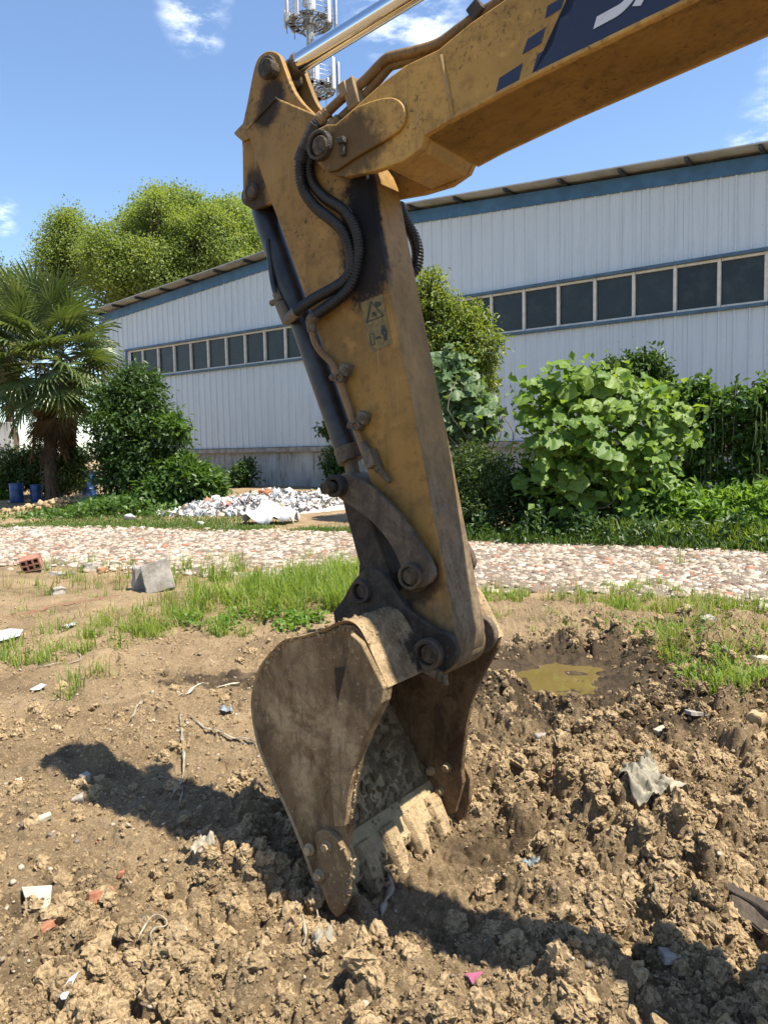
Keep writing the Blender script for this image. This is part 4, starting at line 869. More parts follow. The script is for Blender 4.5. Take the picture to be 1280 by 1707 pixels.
# ---- grease / return pipe on the arm side
pp = tubeobj('side_pipe', [(521, 533, .25), (519, 545, .25), (526, 573, .262), (540, 592, .265), (556, 608, .265), (567, 632, .265), (577, 664, .265), (588, 697, .265), (598, 727, .265), (606, 746, .265)], .262, .0125, M['pipe'], arm)
bm = bmesh.new(); cyl(bm, U(528, 524, .246), U(517, 536, .25), .0205, 8); cyl(bm, U(517, 533, .25), U(521, 553, .255), .019, 8, .0185); bmobj('hose_elbow', bm, M['fitting'], pp, bevel=.002)
for (a, b), (c2, d2), (e2, f2) in (((569, 630), (577, 616), (552, 629)), ((597, 710), (606, 696), (582, 709))):
    bm = bmesh.new(); add_box(bm, U(c2, d2, .270), (.042, .034, .040), Matrix.Rotation(.35, 3, 'Y')); cyl(bm, U(c2 - 3, d2, .24), U(c2 - 3, d2, .262), .009, 6); cyl(bm, U(e2, f2, .245), U(e2, f2, .275), .0085, 12)
    add_box(bm, U((a + e2) / 2, (b + f2) / 2, .262), (.05, .012, .022), Matrix.Rotation(.1, 3, 'Y')); ringx(bm, U(a, b, .265), .245, .284, .018, .012, 16); bmobj('pipe_clamp', bm, M['fitting'], pp, bevel=.002)
bm = bmesh.new(); cyl(bm, U(604, 738, .262), U(614, 758, .262), .0165, 8, .018); add_box(bm, U(620, 765, .26), (.040, .05, .062), Matrix.Rotation(-.42, 3, 'Y')); cyl(bm, U(612, 752, .262), U(633, 785, .262), .019, 8, .016); cyl(bm, U(630, 781, .262), U(650, 804, .268), .0125, 8, .010); cyl(bm, U(614, 766, .235), U(616, 767, .26), .012, 6); bmobj('end_fitting', bm, M['fitting'], pp, bevel=.003)
# ---- warning sticker
lb = decal('warning_label', [(601, 505), (637, 490), (653, 573), (617, 589)], M['label_yellow'], .2832, arm)
def sub(px, ww=.2815): return decal('pictogram', px, M['label_black'], ww, lb)
def zz(x, y): return 590 + x / 14.225, 480 + y / 14.225
def outline(pts, wd):   # closed line drawn as a ribbon
    bm = bmesh.new(); n = len(pts)
    for i in range(n):
        a, b = np.array(pts[i], float), np.array(pts[(i + 1) % n], float); d = (b - a) / np.linalg.norm(b - a); k = np.array([-d[1], d[0]]) * wd / 2
        bm.faces.new([bm.verts.new(tuple(U(*zz(*p), .2815))) for p in (a + k - d * wd / 2, b + k + d * wd / 2, b - k + d * wd / 2, a - k - d * wd / 2)])
    return bmobj('pictogram', bm, M['label_black'], lb, smooth=None)
outline([(400, 330), (690, 660), (300, 810)], 26); outline([(370, 1100), (455, 1075), (490, 1330), (410, 1355)], 14)
sub([zz(480, 330), zz(560, 320), zz(630, 350), zz(640, 410), zz(560, 450), zz(500, 440)])
sub([zz(440, 560), zz(490, 560), zz(540, 675), zz(505, 680), zz(470, 610), zz(455, 690), zz(430, 690)])
sub([zz(640, 970), zz(660, 890), zz(700, 890), zz(715, 930), zz(760, 960), zz(775, 1080), zz(750, 1100), zz(780, 1220), zz(750, 1230), zz(725, 1140), zz(735, 1240), zz(705, 1240), zz(695, 1110), zz(650, 1090)])
sub([zz(505, 1170), zz(540, 1150), zz(545, 1180), zz(600, 1165), zz(600, 1140), zz(650, 1160), zz(620, 1205), zz(605, 1185), zz(545, 1205), zz(530, 1235)])
# ---- linkage
banana = [tuple(p) for p in catmull([(560, 806), (566, 795), (578, 791), (597, 797), (625, 816), (653, 844), (681, 880), (706, 918), (719, 943), (722, 960), (713, 974), (695, 981), (678, 974), (670, 958), (668, 944), (659, 924), (643, 897), (618, 869), (590, 848), (570, 835), (560, 824)], 3, True)]
lk = plate('side_link', banana, .232, .258, M['link_steel'], bevel=.005); plate('side_link', banana, .502, .528, M['link_steel'], wref=.232, bevel=.005)
pinx('pin', (548, 813), .165, .59, .022, M['steel_pin'], ex, wref=.19); bm = bmesh.new(); c = U(562, 810, .22); ringx(bm, c, .195, .233, .040, .023); bmobj('pin_collar', bm, M['dark_steel'], lk, bevel=.003)
bm = bmesh.new(); c = U(688, 960, .232); ringx(bm, c, .205, .233, .044, .032); bmobj('pin_collar', bm, M['link_steel'], lk, bevel=.004)
pinx('pin', (686, 960), .198, .53, .0285, M['steel_pin'], ex, wref=.21)
hl = plate('bucket_link', [(570, 836), (584, 824), (604, 830), (636, 915), (652, 955), (648, 988), (630, 1002), (606, 1000), (594, 984), (598, 940)], .335, .425, M['dark_steel'], bevel=.008)
# ---- bucket
BK = empty('bucket', (0, 0, 0)); BK.parent = ex
BWD = .76
cheek = [(648, 1143), (644, 1168), (632, 1193), (618, 1221), (601, 1263), (590, 1317), (584, 1372), (581, 1412), (584, 1440), (570, 1500), (544, 1503)] + [tuple(p) for p in catmull([(530, 1484), (511, 1441), (507, 1415), (481, 1354), (456, 1301), (433, 1245), (422, 1189), (423, 1150), (435, 1112), (455, 1085), (476, 1068), (510, 1064)], 3)] + [(540, 1056), (572, 1042), (590, 1044), (600, 1052), (611, 1069), (625, 1097), (637, 1120)]
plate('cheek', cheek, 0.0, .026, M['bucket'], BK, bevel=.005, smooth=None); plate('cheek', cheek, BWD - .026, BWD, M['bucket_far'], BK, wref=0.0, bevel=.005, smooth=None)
# raised strip welded on the near cheek's front edge
plate('gap_shade', [(559, 1113), (584, 1112), (579, 1150), (567, 1178), (562, 1160)], -.004, 0.002, M['shade_fill'], BK, wref=0.0, bevel=0, smooth=None)  # flat dark wedge painting the shade of the gap behind the strip
plate('cheek_strip', [(593, 1053), (611, 1069), (625, 1097), (648, 1143), (644, 1168), (632, 1193), (618, 1221), (601, 1263), (590, 1317), (584, 1372), (566, 1372), (560, 1300), (556, 1240), (566, 1190), (580, 1130), (590, 1085)], -.028, 0.001, M['bucket'], BK, wref=0.0, bevel=.004, smooth=None)
outer = catmull([(541, 1497), (526, 1472), (509, 1424), (481, 1354), (456, 1301), (433, 1245), (422, 1189), (423, 1150), (435, 1112), (455, 1085), (476, 1066), (510, 1058), (540, 1048), (572, 1034), (590, 1036), (603, 1048), (614, 1068), (627, 1097), (649, 1145)], 4)
OU = [U(a, b, 0.0) for a, b in outer]
def inset(P, d):
    Q = []
    for i, p in enumerate(P):
        t_ = P[min(i + 1, len(P) - 1)] - P[max(i - 1, 0)]; t_ = t_ / np.linalg.norm(t_); n_ = np.array([t_[2], 0, -t_[0]]); Q.append(p + n_ * d)
    return Q
IN = inset(OU, .020)
cen = np.mean([p for p in OU], axis=0)
if np.linalg.norm(IN[20] - cen) > np.linalg.norm(OU[20] - cen): IN = inset(OU, -.020)
bm = bmesh.new(); nW = 14
rowsO = [[bm.verts.new((p[0], p[1] - .008 + (BWD + .016) * k / nW, p[2])) for k in range(nW + 1)] for p in OU]
rowsI = [[bm.verts.new((p[0], p[1] + .02 + (BWD - .04) * k / nW, p[2])) for k in range(nW + 1)] for p in IN]
for i in range(len(OU) - 1):
    for k in range(nW):
        bm.faces.new((rowsO[i][k], rowsO[i][k + 1], rowsO[i + 1][k + 1], rowsO[i + 1][k])); f = bm.faces.new((rowsI[i][k], rowsI[i + 1][k], rowsI[i + 1][k + 1], rowsI[i][k + 1])); f.material_index = 1
for i in (0, len(OU) - 1):
    for k in range(nW): bm.faces.new((rowsO[i][k], rowsI[i][k], rowsI[i][k + 1], rowsO[i][k + 1]))
for k in (0, nW):
    for i in range(len(OU) - 1): bm.faces.new((rowsO[i][k], rowsO[i + 1][k], rowsI[i + 1][k], rowsI[i][k]))
shell = bmobj('shell', bm, [M['bucket_top'], M['bucket_in']], BK, smooth=40)
# lip and five teeth
lipA, lipB = U(507, 1424, 0.0), U(541, 1474, 0.0); td = U(575, 1548, 0.0) - U(541, 1474, 0.0); td = td / np.linalg.norm(td); tn_ = np.array([td[2], 0, -td[0]])
if tn_[0] < 0: tn_ = -tn_
lipC = U(541, 1474, 0.0)
ld = U(541, 1497, 0) - U(509, 1424, 0); ld = ld / np.linalg.norm(ld); ln_ = np.array([ld[2], 0, -ld[0]]); ln_ = ln_ if ln_[0] > 0 else -ln_
lp0 = U(512, 1432, 0.0); lp1 = lp0 + ld * .16
bm = bmesh.new(); prof = [lp0, lp1, lp1 + ln_ * .012, lp1 - ld * .03 + ln_ * .034, lp0 + ln_ * .034]; add_prism(bm, off(prof, .012), off(prof, BWD - .012)); lip = bmobj('lip', bm, M['bucket_in'], BK, bevel=.005)
rt = random.Random(5)
for k in range(5):
    wc = .075 + k * (BWD - .15) / 4
    bm = bmesh.new(); b0 = lp1 - ld * .11; L = .155 + .012 * rt.random(); secs = [(0, .088, .030, .052), (.035, .092, .004, .058), (.12, .084, -.006, .050), (.16, .064, -.004, .040), (.215, .058, .004, .030), (.26, .046, .012, .020), (.268, .034, .014, .017)]
    rings = []
    for s_, wd, lo, hi in secs:
        wj = 0.003 * rt.uniform(-1, 1); p = b0 + ld * s_ + ln_ * 0.0
        rings.append([bm.verts.new(tuple(p + ln_ * h_ + np.array([0, wc + wj + sx * wd / 2, 0]))) for sx, h_ in ((-1, lo), (1, lo), (1.0, hi * .6 + lo * .4), (.7, hi), (-.7, hi), (-1, hi * .6 + lo * .4))])
    for a, b in zip(rings[:-1], rings[1:]):
        for j in range(6): bm.faces.new((a[j], a[(j + 1) % 6], b[(j + 1) % 6], b[j]))
    bm.faces.new(rings[0][::-1]); bm.faces.new(rings[-1]); bmobj('tooth', bm, M['bucket_in'], BK, smooth=50, bevel=.004)
# bolt-on side cutters
cut = [(533, 1392), (536, 1383), (547, 1379), (556, 1381), (567, 1391), (584, 1417), (592, 1438), (590, 1486), (578, 1517), (569, 1524), (556, 1508), (545, 1478)]
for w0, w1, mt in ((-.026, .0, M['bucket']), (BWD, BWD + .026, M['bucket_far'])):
    sc = plate('side_cutter', cut, w0, w1, mt, BK, wref=0.0, bevel=.004)
    for q in ((525, 1410), (554, 1405), (542, 1452)):
        c = U(q[0], q[1], 0.0); bm = bmesh.new(); y0 = (w0 - .02 - .38) if w0 < 0 else (BWD - .026 - .02 - .38)
        cyl(bm, (c[0], y0, c[2]), (c[0], y0 + .024, c[2]), .0165, 6); cyl(bm, (c[0], y0 + .012, c[2]), (c[0], y0 + .024, c[2]), .020, 16); bmobj('bolt', bm, M['bucket_in'], sc, bevel=.003)
# ears and pins
earp = [tuple(p) for p in catmull([(573, 996), (582, 978), (593, 963), (607, 950), (623, 948), (638, 957), (654, 981), (676, 1011), (700, 1031), (726, 1049), (746, 1058), (757, 1073), (761, 1090), (755, 1108), (739, 1120), (713, 1128)], 3)] + [(690, 1122), (640, 1128), (600, 1090), (560, 1060), (555, 1020)]
ME = muddy('oily_ear_steel', (0.085, 0.068, 0.050), (0.030, 0.025, 0.021), (0.012, 0.012, 0.013), 0.6, 6, 0.5, 0.2, 0.006)
for w0, w1, me_ in ((.232, .262, ME), (.498, .528, M['link_steel'])): plate('ear', earp, w0, w1, me_, BK, wref=.232, bevel=.005)
bm = bmesh.new(); c = U(606, 985, .232); ringx(bm, c, .205, .233, .041, .028); bmobj('pin_collar', bm, M['dark_steel'], BK, bevel=.003)
pinx('pin', (606, 985), .212, .55, .027, M['dark_steel'], BK, wref=.22)
bm = bmesh.new(); c = U(717, 1089, .225); ringx(bm, c, .195, .233, .053, .034, 36); bmobj('pin_collar', bm, M['link_steel'], BK, bevel=.004)
pinx('pin', (716, 1090), .182, .56, .0305, M['steel_pin'], BK, wref=.19)
for q in ((732, 1118), (741, 1124)):
    bm = bmesh.new(); c = U(q[0], q[1], .22); cyl(bm, c, c + np.array([.006, 0, -.035]), .009, 8); bmobj('bolt', bm, M['steel_pin'], BK)
bm = bmesh.new(); c = U(718, 1118, .215); add_box(bm, c, (.05, .03, .03), Matrix.Rotation(.3, 3, 'Y')); bmobj('pin_keeper', bm, M['link_steel'], BK, bevel=.004)
# torque tube between the ears and the top plate
pt = [U(a, b, .262) for a, b in ((640, 1060), (668, 1045), (690, 1075), (700, 1112), (665, 1115))]
bm = bmesh.new(); add_prism(bm, off(pt, 0), off(pt, .236)); bmobj('cross_tube', bm, M['dark_steel'], BK, bevel=.01)
# caked mud on the bucket's top edge and inside
rm = np.random.RandomState(12)
def mud_on(pxs, w, n, smax, jit, name='caked_mud', par=None, mt=None):
    P, sz_ = [], []
    for i in range(n):
        k = rm.rand() * (len(pxs) - 1); a, b = np.array(pxs[int(k)], float), np.array(pxs[int(k) + 1], float); q_ = a + (b - a) * (k % 1) + rm.randn(2) * jit
        P.append(U(q_[0], q_[1], w + rm.rand() * .012)); sz_.append(.004 + smax * rm.rand() ** 3)
    return scatter(name, np.array(P), np.array(sz_), CL1, mt or M['clod'], 7, rm.rand(n) * .8, squash=.6, kind='stuff')
for o in (mud_on([(440, 1110), (476, 1070), (527, 1064), (572, 1046), (594, 1056)], -.004, 90, .011, 2.2), mud_on([(545, 1385), (590, 1440), (575, 1510)], -.03, 40, .006, 2.5), mud_on([(600, 1262), (590, 1317), (584, 1372)], -.004, 60, .006, 1.3)):
    o.parent = BK
# dried mud packed on the lip, teeth and inner floor
Pm, Sm = [], []
for i in range(2600):
    k = rm.rand() ** 1.6 * (len(IN) * .55); j = int(k); p = IN[j] + (IN[j + 1] - IN[j]) * (k % 1); Pm.append((p[0], -.36 + (BWD - .04) * rm.rand(), p[2])); Sm.append(.003 + .012 * rm.rand() ** 3)
for i in range(160):
    s_ = rm.rand() * .17; wv = rm.rand() * (BWD - .06) + .03; p = lp1 - ld * .11 + ld * s_ + ln_ * (.05 if abs(((wv - .075) / ((BWD - .15) / 4) + .5) % 1 - .5) < .24 else .026); Pm.append((p[0], wv - .38, p[2])); Sm.append(.002 + .006 * rm.rand() ** 3)
Pm = np.array(Pm); Sm = np.array(Sm)
grains('packed_mud', Pm, Sm, rm.rand(len(Pm)) * .5, M['bucket_in'], 3, 9, squash=(1.5, 1.5, .8), amp=.4, kind='stuff').parent = BK
Pm, Sm = [], []
for i in range(1500):
    k = rm.rand() ** 1.2 * (len(OU) * .9); j = int(k); p = OU[j] + (OU[j + 1] - OU[j]) * (k % 1); Pm.append((p[0], -.385 + BWD * rm.rand(), p[2])); Sm.append(.002 + .006 * rm.rand() ** 3)
grains('caked_mud', np.array(Pm), np.array(Sm), rm.rand(len(Pm)) * .6, M['clod'], 2, 11, squash=(1.4, 1.4, .7), amp=.4, kind='stuff').parent = BK
# ---- the machine itself, beyond the right of the frame: undercarriage, house, cab, boom ram
def lb_(name, c, s, mat, par=ex, bevel=.03, rot=None, **kw):
    bm = bmesh.new(); add_box(bm, c, s, rot); return bmobj(name, bm, mat, par, bevel=bevel, segs=3, **kw)
for sy in (-.82, .82):
    bm = bmesh.new(); P = [(-1.15, .32), (-1.05, .08), (-.85, .02), (.85, .02), (1.05, .08), (1.15, .32), (1.05, .56), (.85, .64), (-.85, .64), (-1.05, .56)]
    add_prism(bm, [(a, sy - .22, b) for a, b in P], [(a, sy + .22, b) for a, b in P]); trk = bmobj('track', bm, M['track_rubber'], ex, bevel=.02)
    for k in range(5):
        bm = bmesh.new(); x_ = -.7 + .35 * k; cyl(bm, (x_, sy - .235, .2), (x_, sy + .235, .2), .1, 16); bmobj('roller', bm, M['dark_steel'], trk)
lb_('undercarriage', (0, 0, .45), (1.1, 1.2, .3), M['dark_steel'])
lb_('house', (.45, 0, 1.12), (2.0, 1.9, .85), BOOM, bevel=.08); lb_('engine_hood', (1.0, 0, 1.65), (.9, 1.85, .35), BOOM, bevel=.08)
cabo = lb_('cab', (-.05, -.52, 1.75), (1.35, .9, 1.55), plain('cab_dark_paint', (.05, .05, .05), .5), bevel=.1)
lb_('cab_window', (-.735, -.52, 1.95), (.02, .7, .95), M['glass'], cabo, bevel=.004); lb_('cab_window', (-.05, -.978, 2.0), (1.0, .02, .8), M['glass'], cabo, bevel=.004)
bm = bmesh.new(); q0 = np.array([-.55, .0, .95]); q1 = np.array([-1.45, 0.0, 2.35]); cyl(bm, q0, q0 + (q1 - q0) * .62, .065, 20); cyl(bm, q0 + (q1 - q0) * .6, q1, .04, 20); bmobj('boom_cylinder', bm, M['dark_steel'], ex)
# ------------------------------------------------------------------ vegetation
def leafmesh(name, pos, dirs, nrm, ln, wd, tint, mat, fold=0.25, parent=None, droop=0.0, **kw):
    n = len(pos); dirs = dirs / np.linalg.norm(dirs, axis=1)[:, None]; sd = np.cross(dirs, nrm); sd /= np.maximum(np.linalg.norm(sd, axis=1), 1e-6)[:, None]; up = np.cross(sd, dirs)
    ln = ln[:, None]; wd = wd[:, None]
    a = pos; b = pos + dirs * ln * .5 + sd * wd * .5 + up * wd * fold; c = pos + dirs * ln - up * ln * droop; d = pos + dirs * ln * .5 - sd * wd * .5 + up * wd * fold
    V = np.stack([a, b, c, d], 1).reshape(-1, 3); i = np.arange(n)[:, None] * 4
    F = np.concatenate([i + np.array([[0, 1, 2]]), i + np.array([[0, 2, 3]])], 0)
    return obj(name, npmesh(name, V, F, mat, {'tint': np.r_[tint, tint]}), parent, **kw)
def crown_pts(blobs, n_cl, per, cl_r, rnd, shell=0.62, flat_=1.0):
    """leaf positions in clumps spread through a set of ellipsoid boughs"""
    vol = np.array([b[3] * b[4] * b[5] for b in blobs]) ** .67; pick = rnd.choice(len(blobs), n_cl, p=vol / vol.sum()); B = np.array(blobs)[pick]
    d = rnd.randn(n_cl, 3); d /= np.linalg.norm(d, axis=1)[:, None]; rr = (shell + (1 - shell) * rnd.rand(n_cl) ** .6)[:, None]
    C = B[:, :3] + d * rr * B[:, 3:6]; out = (C - B[:, :3]) / B[:, 3:6]
    P = np.repeat(C, per, 0) + rnd.randn(n_cl * per, 3) * cl_r * np.array([1, 1, .75 * flat_])
    D = np.repeat(out, per, 0) * .8 + rnd.randn(n_cl * per, 3) * .65 + np.array([0, 0, -.15]); crown_pts.out = np.repeat(out, per, 0)
    T = np.clip(np.repeat(rnd.rand(n_cl), per) * .7 + rnd.rand(n_cl * per) * .35, 0, 1)
    return P, D, T
def crown(name, blobs, n_cl, per, cl_r, ln, wd, mat, seed, parent, shell=.62, droop=0.1, upn=1.0, **kw):
    rnd = np.random.RandomState(seed); P, D, T = crown_pts(blobs, n_cl, per, cl_r, rnd, shell); n = len(P)
    N = rnd.randn(n, 3) * .6 + np.array([0, 0, upn]) + crown_pts.out * .8; s = rnd.uniform(.65, 1.25, n)
    return leafmesh(name, P, D, N, ln * s, wd * s, T, mat, .2, parent, droop, **kw)
def limb(bm, a, b, r0, r1, rnd, wob=.08, sides=7):
    a, b = np.array(a, float), np.array(b, float); k = 5; P = [a + (b - a) * i / k + (rnd.randn(3) * wob * np.linalg.norm(b - a) * .3 if 0 < i < k else 0) for i in range(k + 1)]
    P = catmull(P, 3); add_tube(bm, P, list(np.linspace(r0, r1, len(P))), sides)
def tree(name, base, blobs, r0, leaf, seed, label, cat='tree', group=None, n_cl=900, per=26, cl_r=.2, ln=.13, wd=.06, trunk_top=None, mat='bark', shell=.6, wob=.08, **kw):
    """blobs are (dx, dy, z, rx, ry, rz) about the base"""
    base = np.array(base, float); rt_ = empty(name, tuple(base), 0, label, cat, group); rnd = np.random.RandomState(seed)
    zs = min(b[2] - b[5] * .4 for b in blobs); tt = np.array(trunk_top if trunk_top is not None else (0, 0, zs), float)
    bm = bmesh.new(); limb(bm, (0, 0, -.3), tt, r0, r0 * .65, rnd, wob, 10)
    for b in blobs:
        e = np.array(b[:3]); limb(bm, tt * rnd.uniform(.75, 1), e, r0 * .45, r0 * .10, rnd, .12)
        for _ in range(3):
            q = e + rnd.randn(3) * np.array(b[3:6]) * .45; limb(bm, tt + (e - tt) * rnd.uniform(.4, .9), q, r0 * .16, r0 * .05, rnd, .1, 5)
    bmobj('trunk', bm, M[mat], rt_, smooth=60)
    crown('crown', blobs, n_cl, per, cl_r, ln, wd, M[leaf], seed + 1, rt_, shell, **kw)
    return rt_
def dpos(px, py, Y, z0=None): p = at(px, py, Y); return p
def blobs_px(base, Y, L):
    """L: (px, py, radius px x, radius px z, depth offset)"""
    out = []
    for px, py, rx, rz, dy in L:
        p = at(px, py, Y + dy); k = (Y + dy) / 1285; out.append((p[0] - base[0], p[1] - base[1], p[2] - base[2], rx * k, (rx + rz) / 2 * k, rz * k))
    return out
# big camphor trees behind the warehouse
Yb = 46.0; b0 = at(270, 800, Yb); b0[2] = .3
rb_ = random.Random(31); SUBS = []
for px_, py_, rx_, rz_ in ((205, 430, 60, 55), (270, 400, 75, 62), (300, 366, 60, 45), (345, 410, 65, 50), (245, 455, 65, 55), (390, 400, 48, 55)):
    for _ in range(6):
        a_ = rb_.uniform(0, 6.28); SUBS.append((px_ + math.cos(a_) * rx_ * .92, py_ + math.sin(a_) * rz_ * .92, rb_.uniform(13, 24), rb_.uniform(10, 19), rb_.uniform(-3, 2)))
tree('camphor_tree', b0, blobs_px(b0, Yb, [(205, 430, 60, 55, -1), (270, 400, 75, 62, 0), (300, 366, 60, 45, 1), (345, 410, 65, 50, -1), (390, 400, 48, 55, 1), (245, 455, 65, 55, -2), (190, 475, 45, 35, 0), (330, 455, 60, 45, 0), (405, 370, 34, 34, 2), (240, 372, 36, 30, 2), (365, 365, 36, 28, 1)] + SUBS), .55, 'camphor', 60, 'broad light green camphor tree rising behind the low left part of the warehouse roof', n_cl=1650, per=84, cl_r=.34, ln=.165, wd=.095, shell=.70)
Yb = 50.0; b0 = at(118, 800, Yb); b0[2] = .3
tree('camphor_tree', b0, blobs_px(b0, Yb, [(118, 410, 34, 50, 0), (100, 440, 44, 42, 0), (140, 445, 40, 40, 0), (90, 400, 14, 22, 0), (118, 370, 16, 18, 0)]), .35, 'camphor', 64, 'slimmer camphor tree with an open top just behind the fan palm', n_cl=330, per=76, cl_r=.38, ln=.17, wd=.095, shell=.5)
Yb = 48.0; b0 = at(30, 800, Yb); b0[2] = .3
tree('camphor_tree', b0, blobs_px(b0, Yb, [(30, 470, 40, 34, 0), (-30, 480, 50, 40, 0), (60, 520, 40, 50, 0), (0, 560, 60, 60, 0), (-60, 600, 80, 80, 0)]), .3, 'camphor_low', 65, 'hazy darker tree seen through the fronds of the fan palm', n_cl=330, per=76, cl_r=.38, ln=.17, wd=.095, shell=.5)
# rounded young camphor right of the arm
Yb = 15.6; b0 = at(752, 850, Yb); b0[2] = H1(b0[0], b0[1])
tree('young_camphor', b0, blobs_px(b0, Yb, [(712, 478, 28, 24, 0), (745, 545, 55, 45, 0), (790, 580, 42, 40, -.3), (735, 600, 55, 50, 0), (800, 630, 24, 45, .2), (700, 520, 30, 40, .3), (780, 540, 30, 28, 0), (720, 505, 30, 25, 0), (690, 620, 45, 60, .4)]), .11, 'camphor_low', 70, 'bushy young tree with yellowish leaf tips beside the excavator arm', n_cl=760, per=24, cl_r=.10, ln=.105, wd=.042, shell=.6, droop=.25)
# dark evergreen shrub left of the rubbish heap
Yb = 20.5; b0 = at(235, 838, Yb); b0[2] = H1(b0[0], b0[1])
tree('dark_shrub', b0, blobs_px(b0, Yb, [(225, 670, 45, 48, 0), (195, 720, 48, 55, -.2), (250, 740, 50, 55, -.3), (215, 785, 46, 45, -.3), (270, 790, 46, 40, -.4), (235, 640, 28, 30, 0), (180, 660, 25, 30, .2), (245, 690, 36, 36, -.2), (182, 770, 20, 44, 0)]), .10, 'darkleaf', 80, 'tall dense dark green shrub between the fan palm and the rubbish heap', 'shrub', n_cl=720, per=24, cl_r=.15, ln=.145, wd=.065, shell=.55)
Yb = 19.6; b0 = at(320, 845, Yb); b0[2] = H1(b0[0], b0[1])
tree('broadleaf_bush', b0, blobs_px(b0, Yb, [(300, 800, 36, 34, 0), (330, 810, 32, 28, -.2), (275, 820, 30, 26, -.2), (350, 822, 16, 16, 0), (290, 715, 22, 16, .2)]), .05, 'midleaf', 84, 'brighter green spreading bush at the foot of the dark shrub', 'shrub', n_cl=380, per=20, cl_r=.14, ln=.19, wd=.09, shell=.5, mat='stem')
for px, py, Y, L, lab in ((405, 812, 25.5, [(405, 790, 16, 14, 0), (400, 800, 18, 10, 0), (412, 780, 8, 10, 0)], 'small dark weed growing against the stained white plinth'), (562, 800, 24.0, [(556, 770, 12, 22, 0), (565, 790, 16, 16, 0), (546, 716, 7, 7, 0)], 'thin dark weed against the plinth just behind the bucket cylinder')):
    b0 = at(px, py + 14, Y); b0[2] = H1(b0[0], b0[1])
    tree('wall_weed', b0, blobs_px(b0, Y, L), .02, 'darkleaf', 86 + px, lab, 'plant', n_cl=70, per=16, cl_r=.12, ln=.17, wd=.08, mat='stem')
# plants in the barrels behind the palm
for i, (px, Y, L, lab) in enumerate(((25, 24.3, [(20, 770, 26, 30, 0), (45, 790, 22, 22, 0), (10, 800, 22, 22, 0)], 'feathery grey green bush in the leftmost blue barrel'), (75, 24.4, [(62, 775, 26, 34, 0), (80, 800, 22, 18, 0)], 'loose light green plant behind the palm trunk'), (115, 22.5, [(115, 790, 20, 28, 0), (125, 770, 12, 20, 0)], 'small leafy plant right of the palm trunk'))):
    b0 = at(px, 835, Y); b0[2] = H1(b0[0], b0[1])
    tree('potted_bush', b0, blobs_px(b0, Y, L), .03, 'finegreen', 300 + i, lab, 'plant', 'plants growing from the blue barrels', n_cl=240, per=18, cl_r=.14, ln=.16, wd=.05, mat='stem', shell=.3)
b0 = at(8, 850, 23.8); b0[2] = H1(b0[0], b0[1])
tree('yellow_bush', b0, blobs_px(b0, 23.8, [(5, 832, 14, 10, 0), (-15, 825, 20, 16, 0)]), .02, 'weed', 333, 'low bright yellow green bush at the left edge beside the barrels', 'plant', n_cl=90, per=18, cl_r=.1, ln=.12, wd=.06, mat='stem', shell=.3)
# shrubs right of the arm
Yb = 13.2; b0 = at(805, 885, Yb); b0[2] = H1(b0[0], b0[1])
tree('fine_leaved_shrub', b0, blobs_px(b0, Yb, [(790, 775, 38, 32, 0), (770, 815, 30, 40, 0), (820, 800, 40, 42, -.1), (800, 845, 50, 30, -.2), (850, 830, 40, 40, 0), (760, 860, 26, 26, 0), (728, 835, 34, 44, .1)]), .05, 'finegreen', 90, 'low fine leaved shrub across the path beside the excavator arm', 'shrub', n_cl=720, per=24, cl_r=.085, ln=.085, wd=.025, mat='stem', shell=.4)
Yb = 15.0; b0 = at(1060, 880, Yb); b0[2] = H1(b0[0], b0[1])
tree('wild_mulberry', b0, blobs_px(b0, Yb, [(1050, 615, 40, 18, 0), (1085, 610, 20, 25, 0), (1020, 630, 35, 20, 0), (1100, 660, 22, 40, 0)]), .05, 'darkleaf', 94, 'slender dark leaved sapling rising behind the gourd vine', n_cl=230, per=18, cl_r=.10, ln=.12, wd=.06, shell=.3)
# ---- climbing gourds: every large leaf its own piece
def gourd_leaf(seed, lobes=5):
    r = np.random.RandomState(seed); n = 21; a = np.linspace(.30, 2 * math.pi - .30, n); rad = .5 * (1 + .07 * np.cos(lobes * (a - math.pi)) + .025 * r.randn(n)); rad *= 1 + .12 * np.cos(a - math.pi)
    rim = np.c_[-np.cos(a) * rad + .38, np.sin(a) * rad, .07 * r.randn(n) - .20 * rad ** 2]; mid = np.c_[-np.cos(a) * rad * .5 + .38 * .8, np.sin(a) * rad * .5, .035 * r.randn(n) + .03]
    V = np.r_[[[0, 0, 0]], mid, rim]; F = []
    for i in range(n - 1):
        F.append([0, 1 + i, 2 + i]); F.append([1 + i, 1 + n + i, 2 + n + i]); F.append([1 + i, 2 + n + i, 2 + i])
    return V, np.array(F)
def big_leaves(parent, pts, size, mats, seed, base, tilt=.75, name='leaf', out_c=None):
    r = np.random.RandomState(seed); protos_ = []
    for k in range(6):
        V, F = gourd_leaf(seed + k)
        for t_ in (.1, .5, .9): protos_.append(npmesh('leaf', V, F, mats, {'tint': np.full(len(F), t_)}, smooth=True))
    for i, p in enumerate(pts):
        o = bpy.data.objects.new(name, protos_[r.randint(len(protos_))]); COL.objects.link(o); o.parent = parent
        yaw = r.rand() * 6.283
        nrm = Vector((r.randn() * .32, -.85 + r.randn() * .32, .85 + r.randn() * .25))
        if out_c is not None: nrm = nrm + Vector(tuple((np.array(p) - out_c) * .5))
        nrm.normalize(); q = nrm.to_track_quat('Z', 'Y').to_matrix() @ Matrix.Rotation(yaw, 3, 'Z'); s = size * r.uniform(.6, 1.3)
        o.matrix_local = Matrix.Translation(Vector(tuple(p))) @ q.to_4x4() @ Matrix.Diagonal((s, s, s, 1))
